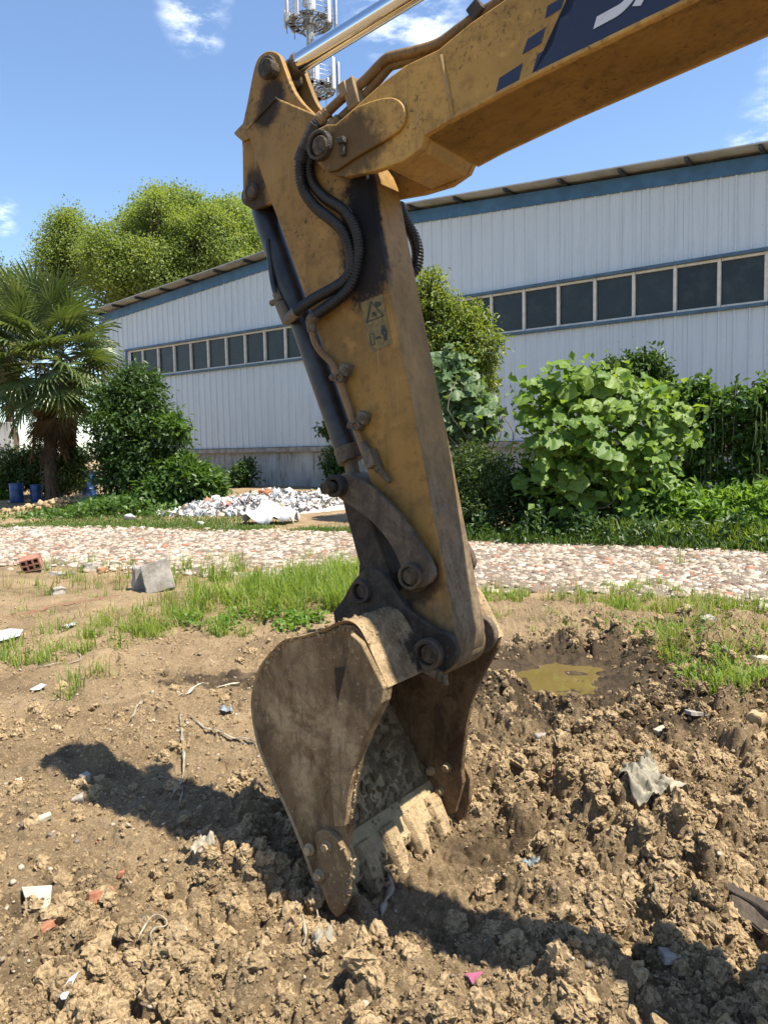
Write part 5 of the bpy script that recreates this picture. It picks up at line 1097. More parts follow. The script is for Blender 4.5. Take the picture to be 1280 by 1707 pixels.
def vine(name, px, Y, L, n, size, mat, seed, label, fillmat=None, nfill=0, fl=.16, group=None):
    b = at(px, 890, Y); b[2] = H1(b[0], b[1]); rt_ = empty(name, tuple(b), 0, label, 'vine', group); bl = blobs_px(b, Y, L); r = np.random.RandomState(seed)
    vol = np.array([q[3] * q[5] for q in bl]); pk = r.choice(len(bl), n, p=vol / vol.sum()); B = np.array(bl)[pk]; d = r.randn(n, 3); d[:, 1] = -np.abs(d[:, 1]) * 1.1; d[:, 2] += .25; d /= np.linalg.norm(d, axis=1)[:, None]
    P = B[:, :3] + d * (.72 + .35 * r.rand(n))[:, None] * B[:, 3:6]; P = P[P[:, 2] > .05]
    big_leaves(rt_, P, size, M[mat], seed, b)
    bm = bmesh.new()
    for k in range(16):
        q = bl[r.randint(len(bl))]; s_ = np.array([r.uniform(-1, 1) * .9, r.uniform(-.3, .3), 0]); e = np.array(q[:3]) + r.randn(3) * np.array(q[3:6]) * .5
        limb(bm, s_, e, .022, .008, r, .25, 5)
    bmobj('stem', bm, M['twig'], rt_, smooth=60)
    if nfill:
        crown('foliage', bl, nfill, 10, fl * 1.2, fl, fl * .8, M[fillmat or mat], seed + 5, rt_, .2)
    return rt_
vine('gourd_vine', 985, 12.6, [(900, 680, 40, 50, 0), (950, 650, 48, 40, 0), (1010, 650, 50, 36, 0), (1070, 680, 48, 44, 0), (930, 740, 55, 55, -.15), (1000, 730, 60, 60, -.25), (1070, 760, 50, 60, -.1), (920, 810, 45, 50, -.1), (1110, 720, 30, 50, 0), (980, 800, 50, 50, 0), (1040, 830, 50, 40, 0)], 300, .285, 'gourd', 500, 'rounded mound of bright green gourd vine with big leaves covering a frame', 'gourd', 260, .15)
vine('squash_vine', 765, 14.2, [(745, 610, 30, 30, 0), (760, 650, 40, 38, 0), (790, 690, 42, 34, -.1), (745, 700, 30, 40, 0), (815, 690, 22, 20, -.1), (770, 730, 40, 22, 0)], 120, .27, 'gourd_grey', 520, 'grey green squash vine with pale drooping leaves close behind the arm', 'gourd_grey', 110, .15)
for i, (px, Y, L, lab) in enumerate(((1160, 13.3, [(1160, 655, 26, 24, 0), (1155, 700, 34, 40, 0), (1170, 750, 34, 44, 0), (1135, 690, 22, 40, 0), (1190, 700, 24, 40, 0), (1150, 800, 32, 30, 0)], 'narrow column of climbing beans next to the gourd vine'), (1262, 12.8, [(1250, 665, 34, 30, 0), (1285, 690, 30, 50, 0), (1240, 720, 28, 40, 0), (1275, 750, 34, 50, 0), (1230, 790, 24, 30, 0), (1300, 640, 24, 24, 0)], 'climbing bean plant with hanging pods at the right edge'))):
    b = at(px, 890, Y); b[2] = H1(b[0], b[1])
    rt_ = tree('bean_trellis', b, blobs_px(b, Y, L), .02, 'midleaf', 540 + i * 7, lab, 'plant', None, n_cl=190, per=20, cl_r=.10, ln=.125, wd=.08, mat='twig', shell=.3, droop=.3)
    bm = bmesh.new(); r = np.random.RandomState(i)
    for k in range(34):
        q = np.array([r.uniform(-.3, .3), -.36 + r.uniform(-.15, .1), r.uniform(1.0, 2.3)]); add_tube(bm, [q, q + np.array([.01, 0, -.12]), q + np.array([.02 * r.randn(), .02 * r.randn(), -.26 - .2 * r.rand()])], [.006, .008, .004], 5)
    pd = bmobj('bean_pods', bm, M['weed'] if False else M['stem'], rt_, kind='stuff')
    bm = bmesh.new()
    for k in range(4): cyl(bm, (-.45 + .3 * k, .05, -.1), (-.40 + .29 * k, .02, 2.45), .013, 6)
    bmobj('stake', bm, M['twig'], rt_)
# shaded weeds under the gourd frame and broad-leaved plants along the verge
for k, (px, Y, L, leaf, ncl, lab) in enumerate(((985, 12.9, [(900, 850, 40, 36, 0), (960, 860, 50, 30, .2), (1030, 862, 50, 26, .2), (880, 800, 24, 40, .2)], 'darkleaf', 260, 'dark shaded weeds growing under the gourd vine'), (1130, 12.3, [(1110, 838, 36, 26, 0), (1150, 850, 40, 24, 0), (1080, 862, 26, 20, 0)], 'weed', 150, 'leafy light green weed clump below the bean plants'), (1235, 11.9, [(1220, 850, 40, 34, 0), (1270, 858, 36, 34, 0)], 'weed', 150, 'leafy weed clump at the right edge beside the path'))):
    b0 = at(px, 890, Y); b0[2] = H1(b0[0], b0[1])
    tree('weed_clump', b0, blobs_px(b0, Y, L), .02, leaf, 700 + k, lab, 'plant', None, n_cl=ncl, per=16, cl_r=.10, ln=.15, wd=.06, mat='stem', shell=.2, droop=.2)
# ---- grass and weeds
def blades(name, P, hgt, spread, mat, seed, wid=.006, parent=None, lean=.62, **kw):
    r = np.random.RandomState(seed); n = len(P); az = r.rand(n) * 6.283; ln_ = np.abs(r.randn(n)) * lean + .06; h = hgt * r.uniform(.5, 1.15, n); ww = wid * r.uniform(.7, 1.3, n)
    dx, dy = np.cos(az), np.sin(az); sx, sy = -dy, dx; lv = []
    for t_, wk in ((0, 1), (.4, .9), (.75, .6)):
        q = P + np.stack([dx * ln_ * h * t_ ** 2, dy * ln_ * h * t_ ** 2, h * (t_ - .35 * np.minimum(ln_, 1) * t_ ** 2.5)], 1); s_ = np.stack([sx * ww * wk * .5, sy * ww * wk * .5, np.zeros(n)], 1); lv += [q - s_, q + s_]
    lv.append(P + np.stack([dx * ln_ * h, dy * ln_ * h, h * (1 - .35 * np.minimum(ln_, 1))], 1))
    V = np.stack(lv, 1).reshape(-1, 3); i = np.arange(n)[:, None] * 7
    F = np.concatenate([i + np.array([[a, b, c]]) for a, b, c in ((0, 1, 3), (0, 3, 2), (2, 3, 5), (2, 5, 4), (4, 5, 6))], 0)
    return obj(name, npmesh(name, V, F, mat, {'tint': np.tile(r.rand(n), 5)}), parent, kind='stuff', **kw)
def tufts(px_list, seed, per=45):
    """(px, py, radius m, how many tufts)"""
    r = np.random.RandomState(seed); out = []
    for px, py, rad, k in px_list:
        c = GP(px, py)
        for _ in range(k):
            a = r.rand() * 6.283; d = rad * r.rand() ** .6; t0 = np.array([c[0] + math.cos(a) * d * 1.4, c[1] + math.sin(a) * d]); m = int(per * r.uniform(.5, 1.4)); out.append(t0[None] + r.randn(m, 2) * .045)
    P = np.concatenate(out); return np.c_[P, H(P[:, 0], P[:, 1]) - .01]
blades('grass', tufts([(520, 985, .55, 26), (455, 990, .5, 17), (560, 960, .4, 16), (400, 1010, .5, 10), (480, 1020, .4, 12), (350, 960, .5, 7), (560, 1010, .3, 10)], 1, 46), .31, .1, M['grass'], 11, .0085, label='tall bright green grass clump just behind the bucket')
blades('grass', tufts([(330, 1030, .35, 10), (280, 1050, .3, 7), (210, 1060, .3, 7), (150, 1050, .3, 6), (250, 1030, .4, 8), (130, 1090, .25, 5), (40, 1110, .2, 6), (10, 1090, .2, 6), (300, 975, .5, 9), (200, 970, .5, 6), (100, 985, .4, 4), (160, 945, .5, 5), (380, 1060, .2, 5), (60, 960, .4, 3), (345, 1000, .4, 8), (115, 1130, .1, 1), (160, 1130, .1, 1), (100, 1155, .1, 1)], 2, 30), .17, .1, M['grass'], 12, .007, label='thin patchy grass on the bare soil left of the bucket')
blades('grass', tufts([(1070, 1000, .4, 14), (1110, 1020, .35, 12), (1040, 985, .4, 8), (930, 1000, .3, 4), (870, 1000, .3, 4), (1180, 1010, .4, 8), (1240, 1020, .4, 8), (1150, 1060, .3, 9), (1190, 1090, .25, 9), (1220, 1130, .2, 9), (1260, 1150, .2, 8), (1210, 1160, .15, 5), (990, 1010, .2, 3), (1120, 1070, .2, 4), (820, 1000, .2, 4), (1280, 1060, .3, 6)], 3, 34), .15, .1, M['grass'], 13, .007, label='short grass tufts along the path edge right of the puddle')
blades('grass', tufts([(535, 930, .3, 3), (1095, 940, .3, 2), (735, 945, .3, 2), (1270, 925, .3, 2), (410, 935, .4, 4), (140, 940, .4, 4)], 4, 16), .22, .1, M['grass'], 14, .006, label='single thin grass stalks standing in the rubble')
m, t = newmat('dry_grass'); M['drygrass'] = leafmat('dry_grass_blade', (0.22, 0.19, 0.07), (0.34, 0.28, 0.12), .3, .6)
blades('dry_grass', tufts([(480, 1000, .7, 14), (330, 1020, .5, 10), (200, 1040, .5, 8), (80, 980, .6, 8), (1100, 1010, .6, 10), (1200, 1080, .4, 10), (940, 990, .6, 6), (250, 960, .6, 8)], 6, 16), .22, .1, M['drygrass'], 16, .006, lean=.9, label='dry straw coloured blades mixed into the grass')
r0_ = np.random.RandomState(66); lo_ = [(r0_.uniform(0, 560), r0_.uniform(925, 1060), .12, 1) for _ in range(60)] + [(r0_.uniform(800, 1280), r0_.uniform(1000, 1060), .12, 1) for _ in range(40)]
blades('grass', tufts(lo_, 7, 14), .09, .1, M['grass'], 17, .006, lean=.8, label='sparse low grass shoots dotted over the bare soil before the path')
# broad-leaved weed patch by the bucket and along the edges
def weed_patch(name, L, n, seed, label, mat='weed', ln=.05, wd=.035, hh=.09):
    r = np.random.RandomState(seed); P = []
    for px, py, rad, k in L:
        c = GP(px, py)
        for _ in range(k):
            a = r.rand() * 6.283; d = rad * r.rand() ** .5; q = c[:2] + np.array([math.cos(a) * d * 1.4, math.sin(a) * d]); P.append(np.c_[np.repeat(q[None], n, 0) + r.randn(n, 2) * .05, r.rand(n) * hh])
    P = np.concatenate(P); P[:, 2] += H(P[:, 0], P[:, 1]); D = r.randn(len(P), 3) + np.array([0, 0, .2]); N = r.randn(len(P), 3) * .4 + np.array([0, 0, 1])
    return leafmesh(name, P, D, N, ln * r.uniform(.6, 1.3, len(P)), wd * r.uniform(.6, 1.3, len(P)), r.rand(len(P)), M[mat], .15, None, .15, kind='stuff', label=label)
weed_patch('weeds', [(510, 1035, .14, 14), (345, 1040, .22, 12), (490, 1050, .10, 6), (430, 1030, .2, 8)], 16, 21, 'low light green broad leaved weeds at the front of the grass')
weed_patch('weeds', [(1160, 1080, .3, 14), (1205, 1120, .25, 12), (1250, 1160, .2, 10), (1270, 1100, .3, 10), (1090, 1040, .3, 10)], 14, 22, 'creeping green weeds on the damp soil right of the puddle', 'weed', .05, .022, .05)
# verge under the hedge, and the weedy strip by the palm
r = np.random.RandomState(41)
def strip(n, pxa, pya, pxb, pyb, w):
    a, b = flat(pxa, pya, .08)[:2], flat(pxb, pyb, .08)[:2]; t_ = r.rand(n); P = a[None] * (1 - t_[:, None]) + b[None] * t_[:, None]; P = P + LF[2][None] * (np.abs(r.randn(n)) * w)[:, None] + r.randn(n, 2) * .12
    return np.c_[P, H(P[:, 0], P[:, 1]) - .02]
blades('grass', strip(8500, 700, 893, 1650, 928, .9), .24, .1, M['grass_far'], 42, .014, lean=.5, label='rank green grass along the foot of the hedge')
blades('grass', strip(3600, 1000, 896, 1330, 912, .6), .42, .1, M['grass'], 43, .014, lean=.55, label='tall pale arching grass beneath the bean plants')
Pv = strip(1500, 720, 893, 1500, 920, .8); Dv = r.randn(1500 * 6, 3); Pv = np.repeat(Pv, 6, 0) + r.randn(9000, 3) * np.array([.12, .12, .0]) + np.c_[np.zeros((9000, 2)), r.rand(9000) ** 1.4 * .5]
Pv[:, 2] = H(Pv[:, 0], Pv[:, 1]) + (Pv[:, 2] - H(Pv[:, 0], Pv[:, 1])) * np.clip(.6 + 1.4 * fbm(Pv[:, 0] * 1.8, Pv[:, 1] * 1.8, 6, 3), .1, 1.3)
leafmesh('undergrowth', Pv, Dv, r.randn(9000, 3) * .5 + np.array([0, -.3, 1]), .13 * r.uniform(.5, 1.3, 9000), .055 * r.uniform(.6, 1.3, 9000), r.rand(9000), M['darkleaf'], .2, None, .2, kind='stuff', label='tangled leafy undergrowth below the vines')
Pw = strip(1000, 1100, 890, 1330, 905, .5); Pw = np.repeat(Pw, 8, 0) + r.randn(8000, 3) * np.array([.1, .1, 0]) + np.c_[np.zeros((8000, 2)), r.rand(8000) * 1.0]
Pw[:, 2] = H(Pw[:, 0], Pw[:, 1]) + (Pw[:, 2] - H(Pw[:, 0], Pw[:, 1])) * np.clip(.45 + 1.3 * fbm(Pw[:, 0] * 1.6, Pw[:, 1] * 1.6, 5, 3), .1, 1.1)
leafmesh('undergrowth', Pw, r.randn(8000, 3) + np.array([0, 0, .4]), r.randn(8000, 3) * .5 + np.array([0, -.3, 1]), .16 * r.uniform(.5, 1.3, 8000), .06 * r.uniform(.6, 1.3, 8000), r.rand(8000), M['weed'], .2, None, .2, kind='stuff', label='lush light green weeds at the right end of the verge')
blades('grass', np.concatenate([strip(9000, -40, 876, 330, 877, 1.6), strip(1600, 330, 878, 420, 880, .7), strip(1500, 480, 880, 600, 884, .5)]), .10, .1, M['grass_far'], 44, .016, label='mown looking green grass beyond the path by the palm')
q = at(215, 850, 19.5); n = 5200; Pq = np.c_[q[0] + r.randn(n) * 1.3, q[1] + r.randn(n) * .7, np.zeros(n)]; Pq[:, 2] = H(Pq[:, 0], Pq[:, 1]) + r.rand(n) * .45 * np.exp(-((Pq[:, 0] - q[0]) / 1.4) ** 2)
leafmesh('ground_creeper', Pq, r.randn(n, 3), r.randn(n, 3) * .4 + np.array([0, -.2, 1]), .15 * r.uniform(.5, 1.3, n), .09 * r.uniform(.6, 1.2, n), r.rand(n), M['midleaf'], .15, None, .15, kind='stuff', label='leafy creeper spreading over the bank in front of the dark shrub')

# ---- fan palm
Yp = 22.0; pb = at(86, 836, Yp); pb[2] = H1(pb[0], pb[1]); palm = empty('fan_palm', tuple(pb), 0, 'shaggy fan palm with spiky round fronds and a dead brown skirt', 'palm')
zc = at(95, 596, Yp)[2] - pb[2]
bm = bmesh.new(); rP = np.random.RandomState(5); P = [(0, 0, -.3), (.03, 0, .6), (.05, .02, 1.4), (.08, 0, zc - .45)]; P = resample(catmull(P, 8), .07)
add_tube(bm, P, [.15 + .02 * rP.rand() + .03 * (i / len(P)) for i in range(len(P))], 14); trunk = bmobj('trunk', bm, M['palm_bark'], palm, smooth=60)
bm = bmesh.new()
for k in range(240):
    a = rP.rand() * 6.28; z = rP.uniform(.15, zc - .2); b_ = np.array([math.cos(a) * .165, math.sin(a) * .165, z]); add_tube(bm, [b_, b_ + np.array([math.cos(a) * .06, math.sin(a) * .06, -.05]), b_ + np.array([math.cos(a) * .09, math.sin(a) * .09, -.22 - .2 * rP.rand()])], [.02, .016, .004], 4)
bmobj('leaf_fibre', bm, M['palm_bark'], trunk, kind='stuff')
def frond_mesh(seed, mat, nl=34, R_=.72, span=2.75, droop=.28, fold=.03):
    r = np.random.RandomState(seed); V, F, T = [], [], []
    pet = .95
    for i in range(5):   # petiole, along +X
        x = pet * i / 4
        for s_ in (-1, 0, 1): V.append((x, s_ * .014, .012 * (1 - abs(s_)) - .05 * (x / pet) ** 2))
    for i in range(4):
        for s_ in range(2): b = i * 3 + s_; F.append([b, b + 3, b + 4, b + 1]); T.append(.1)
    c = np.array([pet, 0, -.05])
    for k in range(nl):
        a = -span + 2 * span * k / (nl - 1); L = R_ * (1 - .22 * abs(a / span) ** 2) * r.uniform(.9, 1.06); d = np.array([math.cos(a), math.sin(a), 0]); s_ = np.array([-math.sin(a), math.cos(a), 0]); o = len(V); hw = R_ * span / nl * .46
        br = 1 if r.rand() < .45 else 0
        for t_, wk in ((.04, .15), (.45, .95), (.78, .62), (1.0, .05)):
            dz = -droop * L * t_ ** 2.2 - (.25 * L * max(0, t_ - .7) * 2 if br else 0); p = c + d * L * t_ + np.array([0, 0, dz + .06 * math.sin(abs(a) * .5) * t_]); w_ = hw * wk
            V.append(p + s_ * w_ + np.array([0, 0, fold * t_ * .5])); V.append(p - np.array([0, 0, fold * t_ * .5])); V.append(p - s_ * w_ + np.array([0, 0, fold * t_ * .5]))
        tt = np.clip(.5 + .4 * r.randn(), 0, 1)
        for j in range(3):
            for h_ in range(2): b = o + j * 3 + h_; F.append([b, b + 3, b + 4, b + 1]); T.append(tt)
    return npmesh('frond', V, F, mat, {'tint': T})
FM = [frond_mesh(k, M['palm'], 28 + k % 3, .76, 2.6, .06 + .06 * k) for k in range(5)]; FY = [frond_mesh(20 + k, M['palm_young'], 32, .70, 2.3, .3) for k in range(2)]; FD = [frond_mesh(30 + k, M['palm_dead'], 30, .80, 1.25, .12, .05) for k in range(3)]
def frond(me, az, el, s, z, roll=0.0, lab=None):
    o = bpy.data.objects.new('frond', me); COL.objects.link(o); o.parent = palm
    o.matrix_local = Matrix.Translation((.07 + .12 * math.cos(az), .12 * math.sin(az), z)) @ Matrix.Rotation(az, 4, 'Z') @ Matrix.Rotation(-el, 4, 'Y') @ Matrix.Rotation(roll, 4, 'X') @ Matrix.Diagonal((s, s, s, 1))
    if lab: o['label'] = lab
for k in range(64):
    az = k * 2.399 + rP.uniform(-.25, .25); f = (k + .5) / 64; el = R(78) - R(125) * f ** .85
    frond(FM[k % 5], az, el, rP.uniform(1.08, 1.34), zc + .60 - 1.15 * f, rP.uniform(-.6, .6))
for k, (az, el, z) in enumerate(((-1.3, R(-5), .3), (-2.2, R(-42), .1), (-.3, R(-25), .1), (-.7, R(-50), -.3), (-1.9, R(15), .5))): frond(FY[k % 2], az, el, 1.15, zc + z, rP.uniform(-.4, .4), 'paler yellow green frond')
for k in range(11): frond(FD[k % 3], k * .95 - 2.0, R(-66) - R(16) * rP.rand(), rP.uniform(.8, 1.05), zc - .45 - 1.15 * rP.rand(), rP.uniform(-.3, .3), 'dead brown hanging frond')
# ------------------------------------------------------------------ things lying about
def lathe(bm, prof, sides=24, c=(0, 0, 0)):
    rg = [[bm.verts.new((c[0] + r_ * math.cos(2 * math.pi * k / sides), c[1] + r_ * math.sin(2 * math.pi * k / sides), c[2] + z_)) for k in range(sides)] for r_, z_ in prof]
    for a, b in zip(rg[:-1], rg[1:]):
        for k in range(sides): bm.faces.new((a[k], a[(k + 1) % sides], b[(k + 1) % sides], b[k]))
    bm.faces.new(rg[0][::-1]); bm.faces.new(rg[-1])
def barrel(px, py, Y, hpx, label):
    p = at(px, py, Y); z = H1(p[0], p[1]); h = hpx * Y / 1285; r_ = h * .36
    o = empty('plastic_barrel', (p[0], p[1], z), random.uniform(0, 3), label, 'barrel', 'blue plastic barrels by the palm')
    bm = bmesh.new(); lathe(bm, [(r_ * .9, 0), (r_, .03), (r_, h * .3), (r_ * 1.04, h * .32), (r_ * 1.04, h * .36), (r_, h * .38), (r_, h * .66), (r_ * 1.04, h * .68), (r_ * 1.04, h * .72), (r_, h * .74), (r_ * .98, h)]); bmobj('drum', bm, M['barrel_blue'], o)
    bm = bmesh.new(); lathe(bm, [(r_ * 1.03, 0), (r_ * 1.05, .015), (r_ * 1.05, .045), (r_ * .96, .05)], c=(0, 0, h * .98)); bmobj('rim', bm, M['barrel_blue'], o)
barrel(30, 852, 22.8, 30, 'dented blue barrel furthest from the palm trunk'); barrel(63, 848, 22.9, 26, 'blue barrel just left of the palm trunk'); barrel(103, 843, 23.2, 24, 'pale fronted blue barrel just right of the palm trunk'); barrel(147, 826, 23.6, 40, 'taller bright blue barrel tucked beside the dark shrub')
# low wall glimpsed behind the palm
p = at(-30, 800, 29.0); bm = bmesh.new(); add_box(bm, (p[0] - 2.5, p[1], 1.2), (7.5, .2, 3.2)); bmobj('old_wall', bm, M['plinth'], label='weathered grey wall standing behind the palm at the left', cat='wall', bevel=.02)
# green netting on the bank
def crumple(name, c, sx, sy, amp, mat, seed, nx=12, ny=12, rz=0.0, up=0.0, thick=.0015, bend=None, **kw):
    r = np.random.RandomState(seed); X, Y = np.meshgrid(np.linspace(-.5, .5, nx), np.linspace(-.5, .5, ny)); x, y = X.ravel(), Y.ravel(); o = r.rand(2) * 40
    z = amp * (1.1 * (1 - np.clip(np.abs(fbm(x * 2.2 + o[0], y * 2.2 + o[1], seed, 2)) * 3.2, 0, 1)) + .45 * (1 - np.clip(np.abs(fbm(x * 5 + o[1] + y, y * 5 + o[0], seed + 3, 2)) * 3, 0, 1)))
    k = 1 + .35 * fbm(x * 2 + o[1], y * 2 + o[0], seed + 7, 2); px_ = x * sx * k; py_ = y * sy * (1 + .35 * fbm(x * 2 + o[0], y * 2, seed + 8, 2))
    ca, sa = math.cos(rz), math.sin(rz); wx = c[0] + px_ * ca - py_ * sa; wy = c[1] + px_ * sa + py_ * ca
    gz = H(wx, wy); lvl = .6 * gz + .4 * np.max(gz); V = np.c_[wx, wy, np.maximum(lvl, gz) + .004 + z + up * (1 - 4 * (x ** 2 + y ** 2)).clip(0)]
    ix = np.arange(nx * ny).reshape(ny, nx); F = np.stack([ix[:-1, :-1], ix[:-1, 1:], ix[1:, 1:], ix[1:, :-1]], -1).reshape(-1, 4)
    mt_me = npmesh(name, V, F, mat, smooth=True); o_ = obj(name, mt_me, **kw); s = o_.modifiers.new('thickness', 'SOLIDIFY'); s.thickness = thick; return o_
q = at(165, 832, 20.6); crumple('green_netting', q, 1.1, .5, .16, M['green_net'], 3, label='heap of green netting on the bank under the dark shrub', cat='netting', up=.12)
# soil bank by the barrels
q = at(120, 846, 21.0); PB = np.c_[q[0] + rnd.randn(260) * .7, q[1] + rnd.randn(260) * .35, np.zeros(260)]; PB[:, 2] = H(PB[:, 0], PB[:, 1]) + .25 * np.exp(-((PB[:, 0] - q[0]) / .9) ** 2) * rnd.rand(260)
scatter('debris_bank', PB, .04 + .10 * rnd.rand(260) ** 2, CL1, M['clod'], 88, np.clip(rnd.rand(260) + .2, 0, 1), kind='stuff', label='low bank of dark earth and debris beside the palm')
# rubbish heap
c0 = at(420, 868, 18.6); hx, hy, hh = 2.15, .95, .50
xx = np.linspace(-1.15, 1.15, 40); X, Y = np.meshgrid(xx, xx); rr_ = np.sqrt(X ** 2 + Y ** 2)
def heap_h(x, y): return hh * np.clip(1 - ((x - .15) ** 2 * .85 + y ** 2), 0, 1) ** .8 * (.75 + .5 * fbm(x * 2.3, y * 2.3, 17, 3)) * (.55 + .45 * ss(-1, .1, x))
Vh = np.c_[c0[0] + X.ravel() * hx, c0[1] + Y.ravel() * hy, H(c0[0] + X.ravel() * hx, c0[1] + Y.ravel() * hy, False) - .03 + heap_h(X.ravel(), Y.ravel())]
ix = np.arange(1600).reshape(40, 40); F = np.stack([ix[:-1, :-1], ix[:-1, 1:], ix[1:, 1:], ix[1:, :-1]], -1).reshape(-1, 4)
hp = empty('rubbish_heap', (c0[0], c0[1], Vh[:, 2].min()), 0, 'low heap of torn white plastic bags and coloured household rubbish', 'rubbish heap')
o_ = obj('core', npmesh('core', Vh - np.array([c0[0], c0[1], Vh[:, 2].min()]), F, plain('rubbish_core', (.42, .40, .38), .8, 0, .4, 9, .8, 20), smooth=True), hp)
# crumpled scraps
def scraps(seed, n=8, k=5):
    out = []
    for j in range(n):
        r = np.random.RandomState(seed + j); a, b = np.meshgrid(np.linspace(-1, 1, k), np.linspace(-1, 1, k)); z = r.randn(k, k) * .24; V = np.stack([a + r.randn(k, k) * .2, b * r.uniform(.5, 1) + r.randn(k, k) * .2, z], -1).reshape(-1, 3)
        i = np.arange(k * k).reshape(k, k); q = np.stack([i[:-1, :-1], i[:-1, 1:], i[1:, 1:], i[1:, :-1]], -1).reshape(-1, 4); out.append((V, np.r_[q[:, [0, 1, 2]], q[:, [0, 2, 3]]]))
    return out
SC = scraps(900); r = np.random.RandomState(77); n = 2400
ang = r.rand(n) * 6.283; rd_ = r.rand(n) ** .55; x_ = np.cos(ang) * rd_ * 1.08 + .0; y_ = np.sin(ang) * rd_
Pz = np.c_[x_ * hx, y_ * hy, np.zeros(n)]; Pz[:, 2] = H(c0[0] + Pz[:, 0], c0[1] + Pz[:, 1], False) - Vh[:, 2].min() - .01 + heap_h(x_, y_) + .02
BG = protos(12, 2, .75, 640)
sp_ = scatter('scraps', Pz, .028 + .085 * r.rand(n) ** 2.2, BG[:6] + SC + SC, M['trash'], 78, None, smooth=True, kind='stuff'); sp_.parent = hp
q = flat(448, 872, .02); crumple('white_sack', q, 1.15, .75, .22, M['white_sheet'], 12, label='big crumpled white plastic sheet in front of the rubbish heap', cat='sack', up=.18)
for k, (px, py, sx, mt, lab) in enumerate(((291, 858, .34, 'tile_white', 'cream plastic bag at the left toe of the rubbish heap'), (342, 851, .32, 'brick_orange', 'orange bag on the left slope of the rubbish heap'), (405, 846, .30, 'brick_orange', 'bright orange packet in the middle of the rubbish heap'), (446, 822, .36, 'brick_orange', 'orange brown cloth on top of the rubbish heap'), (520, 860, .34, 'pink', 'dark pink cloth at the right side of the rubbish heap'), (543, 855, .30, 'blue_film', 'blue grey bag near the right end of the rubbish heap'), (216, 862, .26, 'white_sheet', 'lone white scrap on the grass left of the rubbish heap'), (335, 880, .2, 'white_sheet', 'small white scrap at the path edge below the rubbish heap'))):
    d = ray(px, py); Yq = 18.3 if k < 6 else (17.5 if k == 6 else 16.2); p = at(px, py, Yq); p = np.array([p[0], p[1], max(p[2], H1(p[0], p[1]))])
    bm = bmesh.new(); bmesh.ops.create_icosphere(bm, subdivisions=3, radius=sx * .5); o2 = np.random.RandomState(k).rand(3) * 30
    for v in bm.verts:
        f = 1 + .5 * float(perlin(np.array([v.co.x * 9 + o2[0]]), np.array([v.co.y * 9 + v.co.z * 7 + o2[1]]), k)[0]); v.co = Vector((v.co.x * f, v.co.y * f * .7, v.co.z * f * .6))
    o = bmobj('plastic_bag', bm, M[mt], smooth=30, label=lab, cat='plastic bag', group='loose bags round the rubbish heap'); o.location = tuple(p)
# concrete blocks and hollow brick
def block(name, c, s, rot, mat, label, cat, seed=0, rough=.006, parent=None):
    bm = bmesh.new(); bmesh.ops.create_cube(bm, size=1); bmesh.ops.scale(bm, vec=s, verts=bm.verts); bmesh.ops.bevel(bm, geom=bm.edges[:], offset=min(s) * .07, segments=2, affect='EDGES'); bmesh.ops.subdivide_edges(bm, edges=[e for e in bm.edges if e.calc_length() > min(s) * .3], cuts=4, use_grid_fill=True)
    r = np.random.RandomState(seed); o_ = r.rand(3) * 9
    for v in bm.verts: v.co += Vector((float(perlin(np.array([v.co.y * 22 + o_[0]]), np.array([v.co.z * 22]), 1)[0]), float(perlin(np.array([v.co.x * 22 + o_[1]]), np.array([v.co.z * 22]), 2)[0]), float(perlin(np.array([v.co.y * 22 + o_[2]]), np.array([v.co.x * 22]), 3)[0]))) * rough * 1.6
    o = bmobj(name, bm, mat, parent, smooth=40, label=label, cat=cat); o.location = tuple(c); o.rotation_euler = rot; return o
p = GP(262, 985); block('concrete_block', (p[0], p[1] + .05, p[2] + .145), (.30, .12, .33), (R(-14), R(-14), R(8)), M['concrete'], 'pale broken concrete block leaning in the grass, larger of the pair', 'concrete block', 1)
p = GP(232, 985); block('concrete_block', (p[0] - .02, p[1] + .15, p[2] + .115), (.17, .24, .26), (R(3), R(4), R(24)), M['ledge'], 'darker concrete block propped behind the pale leaning one', 'concrete block', 2)
def hollow_brick(c, rot):
    o = empty('hollow_brick', tuple(c), 0, 'red hollow clay brick with six holes lying in rubble by the path', 'brick'); o.rotation_euler = rot
    bm = bmesh.new(); Wd, Hd, Ld = .24, .16, .20; xs_ = [-.5, -.43, -.21, -.11, .11, .21, .43, .5]; zs_ = [-.5, -.4, -.07, .07, .4, .5]
    for i in range(7):
        for j in range(5):
            if i in (1, 3, 5) and j in (1, 3): continue
            x0, x1, z0, z1 = [a * b for a, b in ((xs_[i], Wd), (xs_[i + 1], Wd), (zs_[j], Hd), (zs_[j + 1], Hd))]
            add_box(bm, ((x0 + x1) / 2, 0, (z0 + z1) / 2), (x1 - x0, Ld, z1 - z0))
    bmesh.ops.remove_doubles(bm, verts=bm.verts, dist=.0005)
    seen = {}
    for f in list(bm.faces):
        key = tuple(np.round(f.calc_center_median(), 4)); seen.setdefault(key, []).append(f)
    bmesh.ops.delete(bm, geom=[f for v in seen.values() if len(v) > 1 for f in v], context='FACES_ONLY')
    bmobj('body', bm, M['brick_red'], o, smooth=None)
p = GP(48, 955); hollow_brick((p[0], p[1] + .1, p[2] + .10), (R(12), R(-12), R(14)))
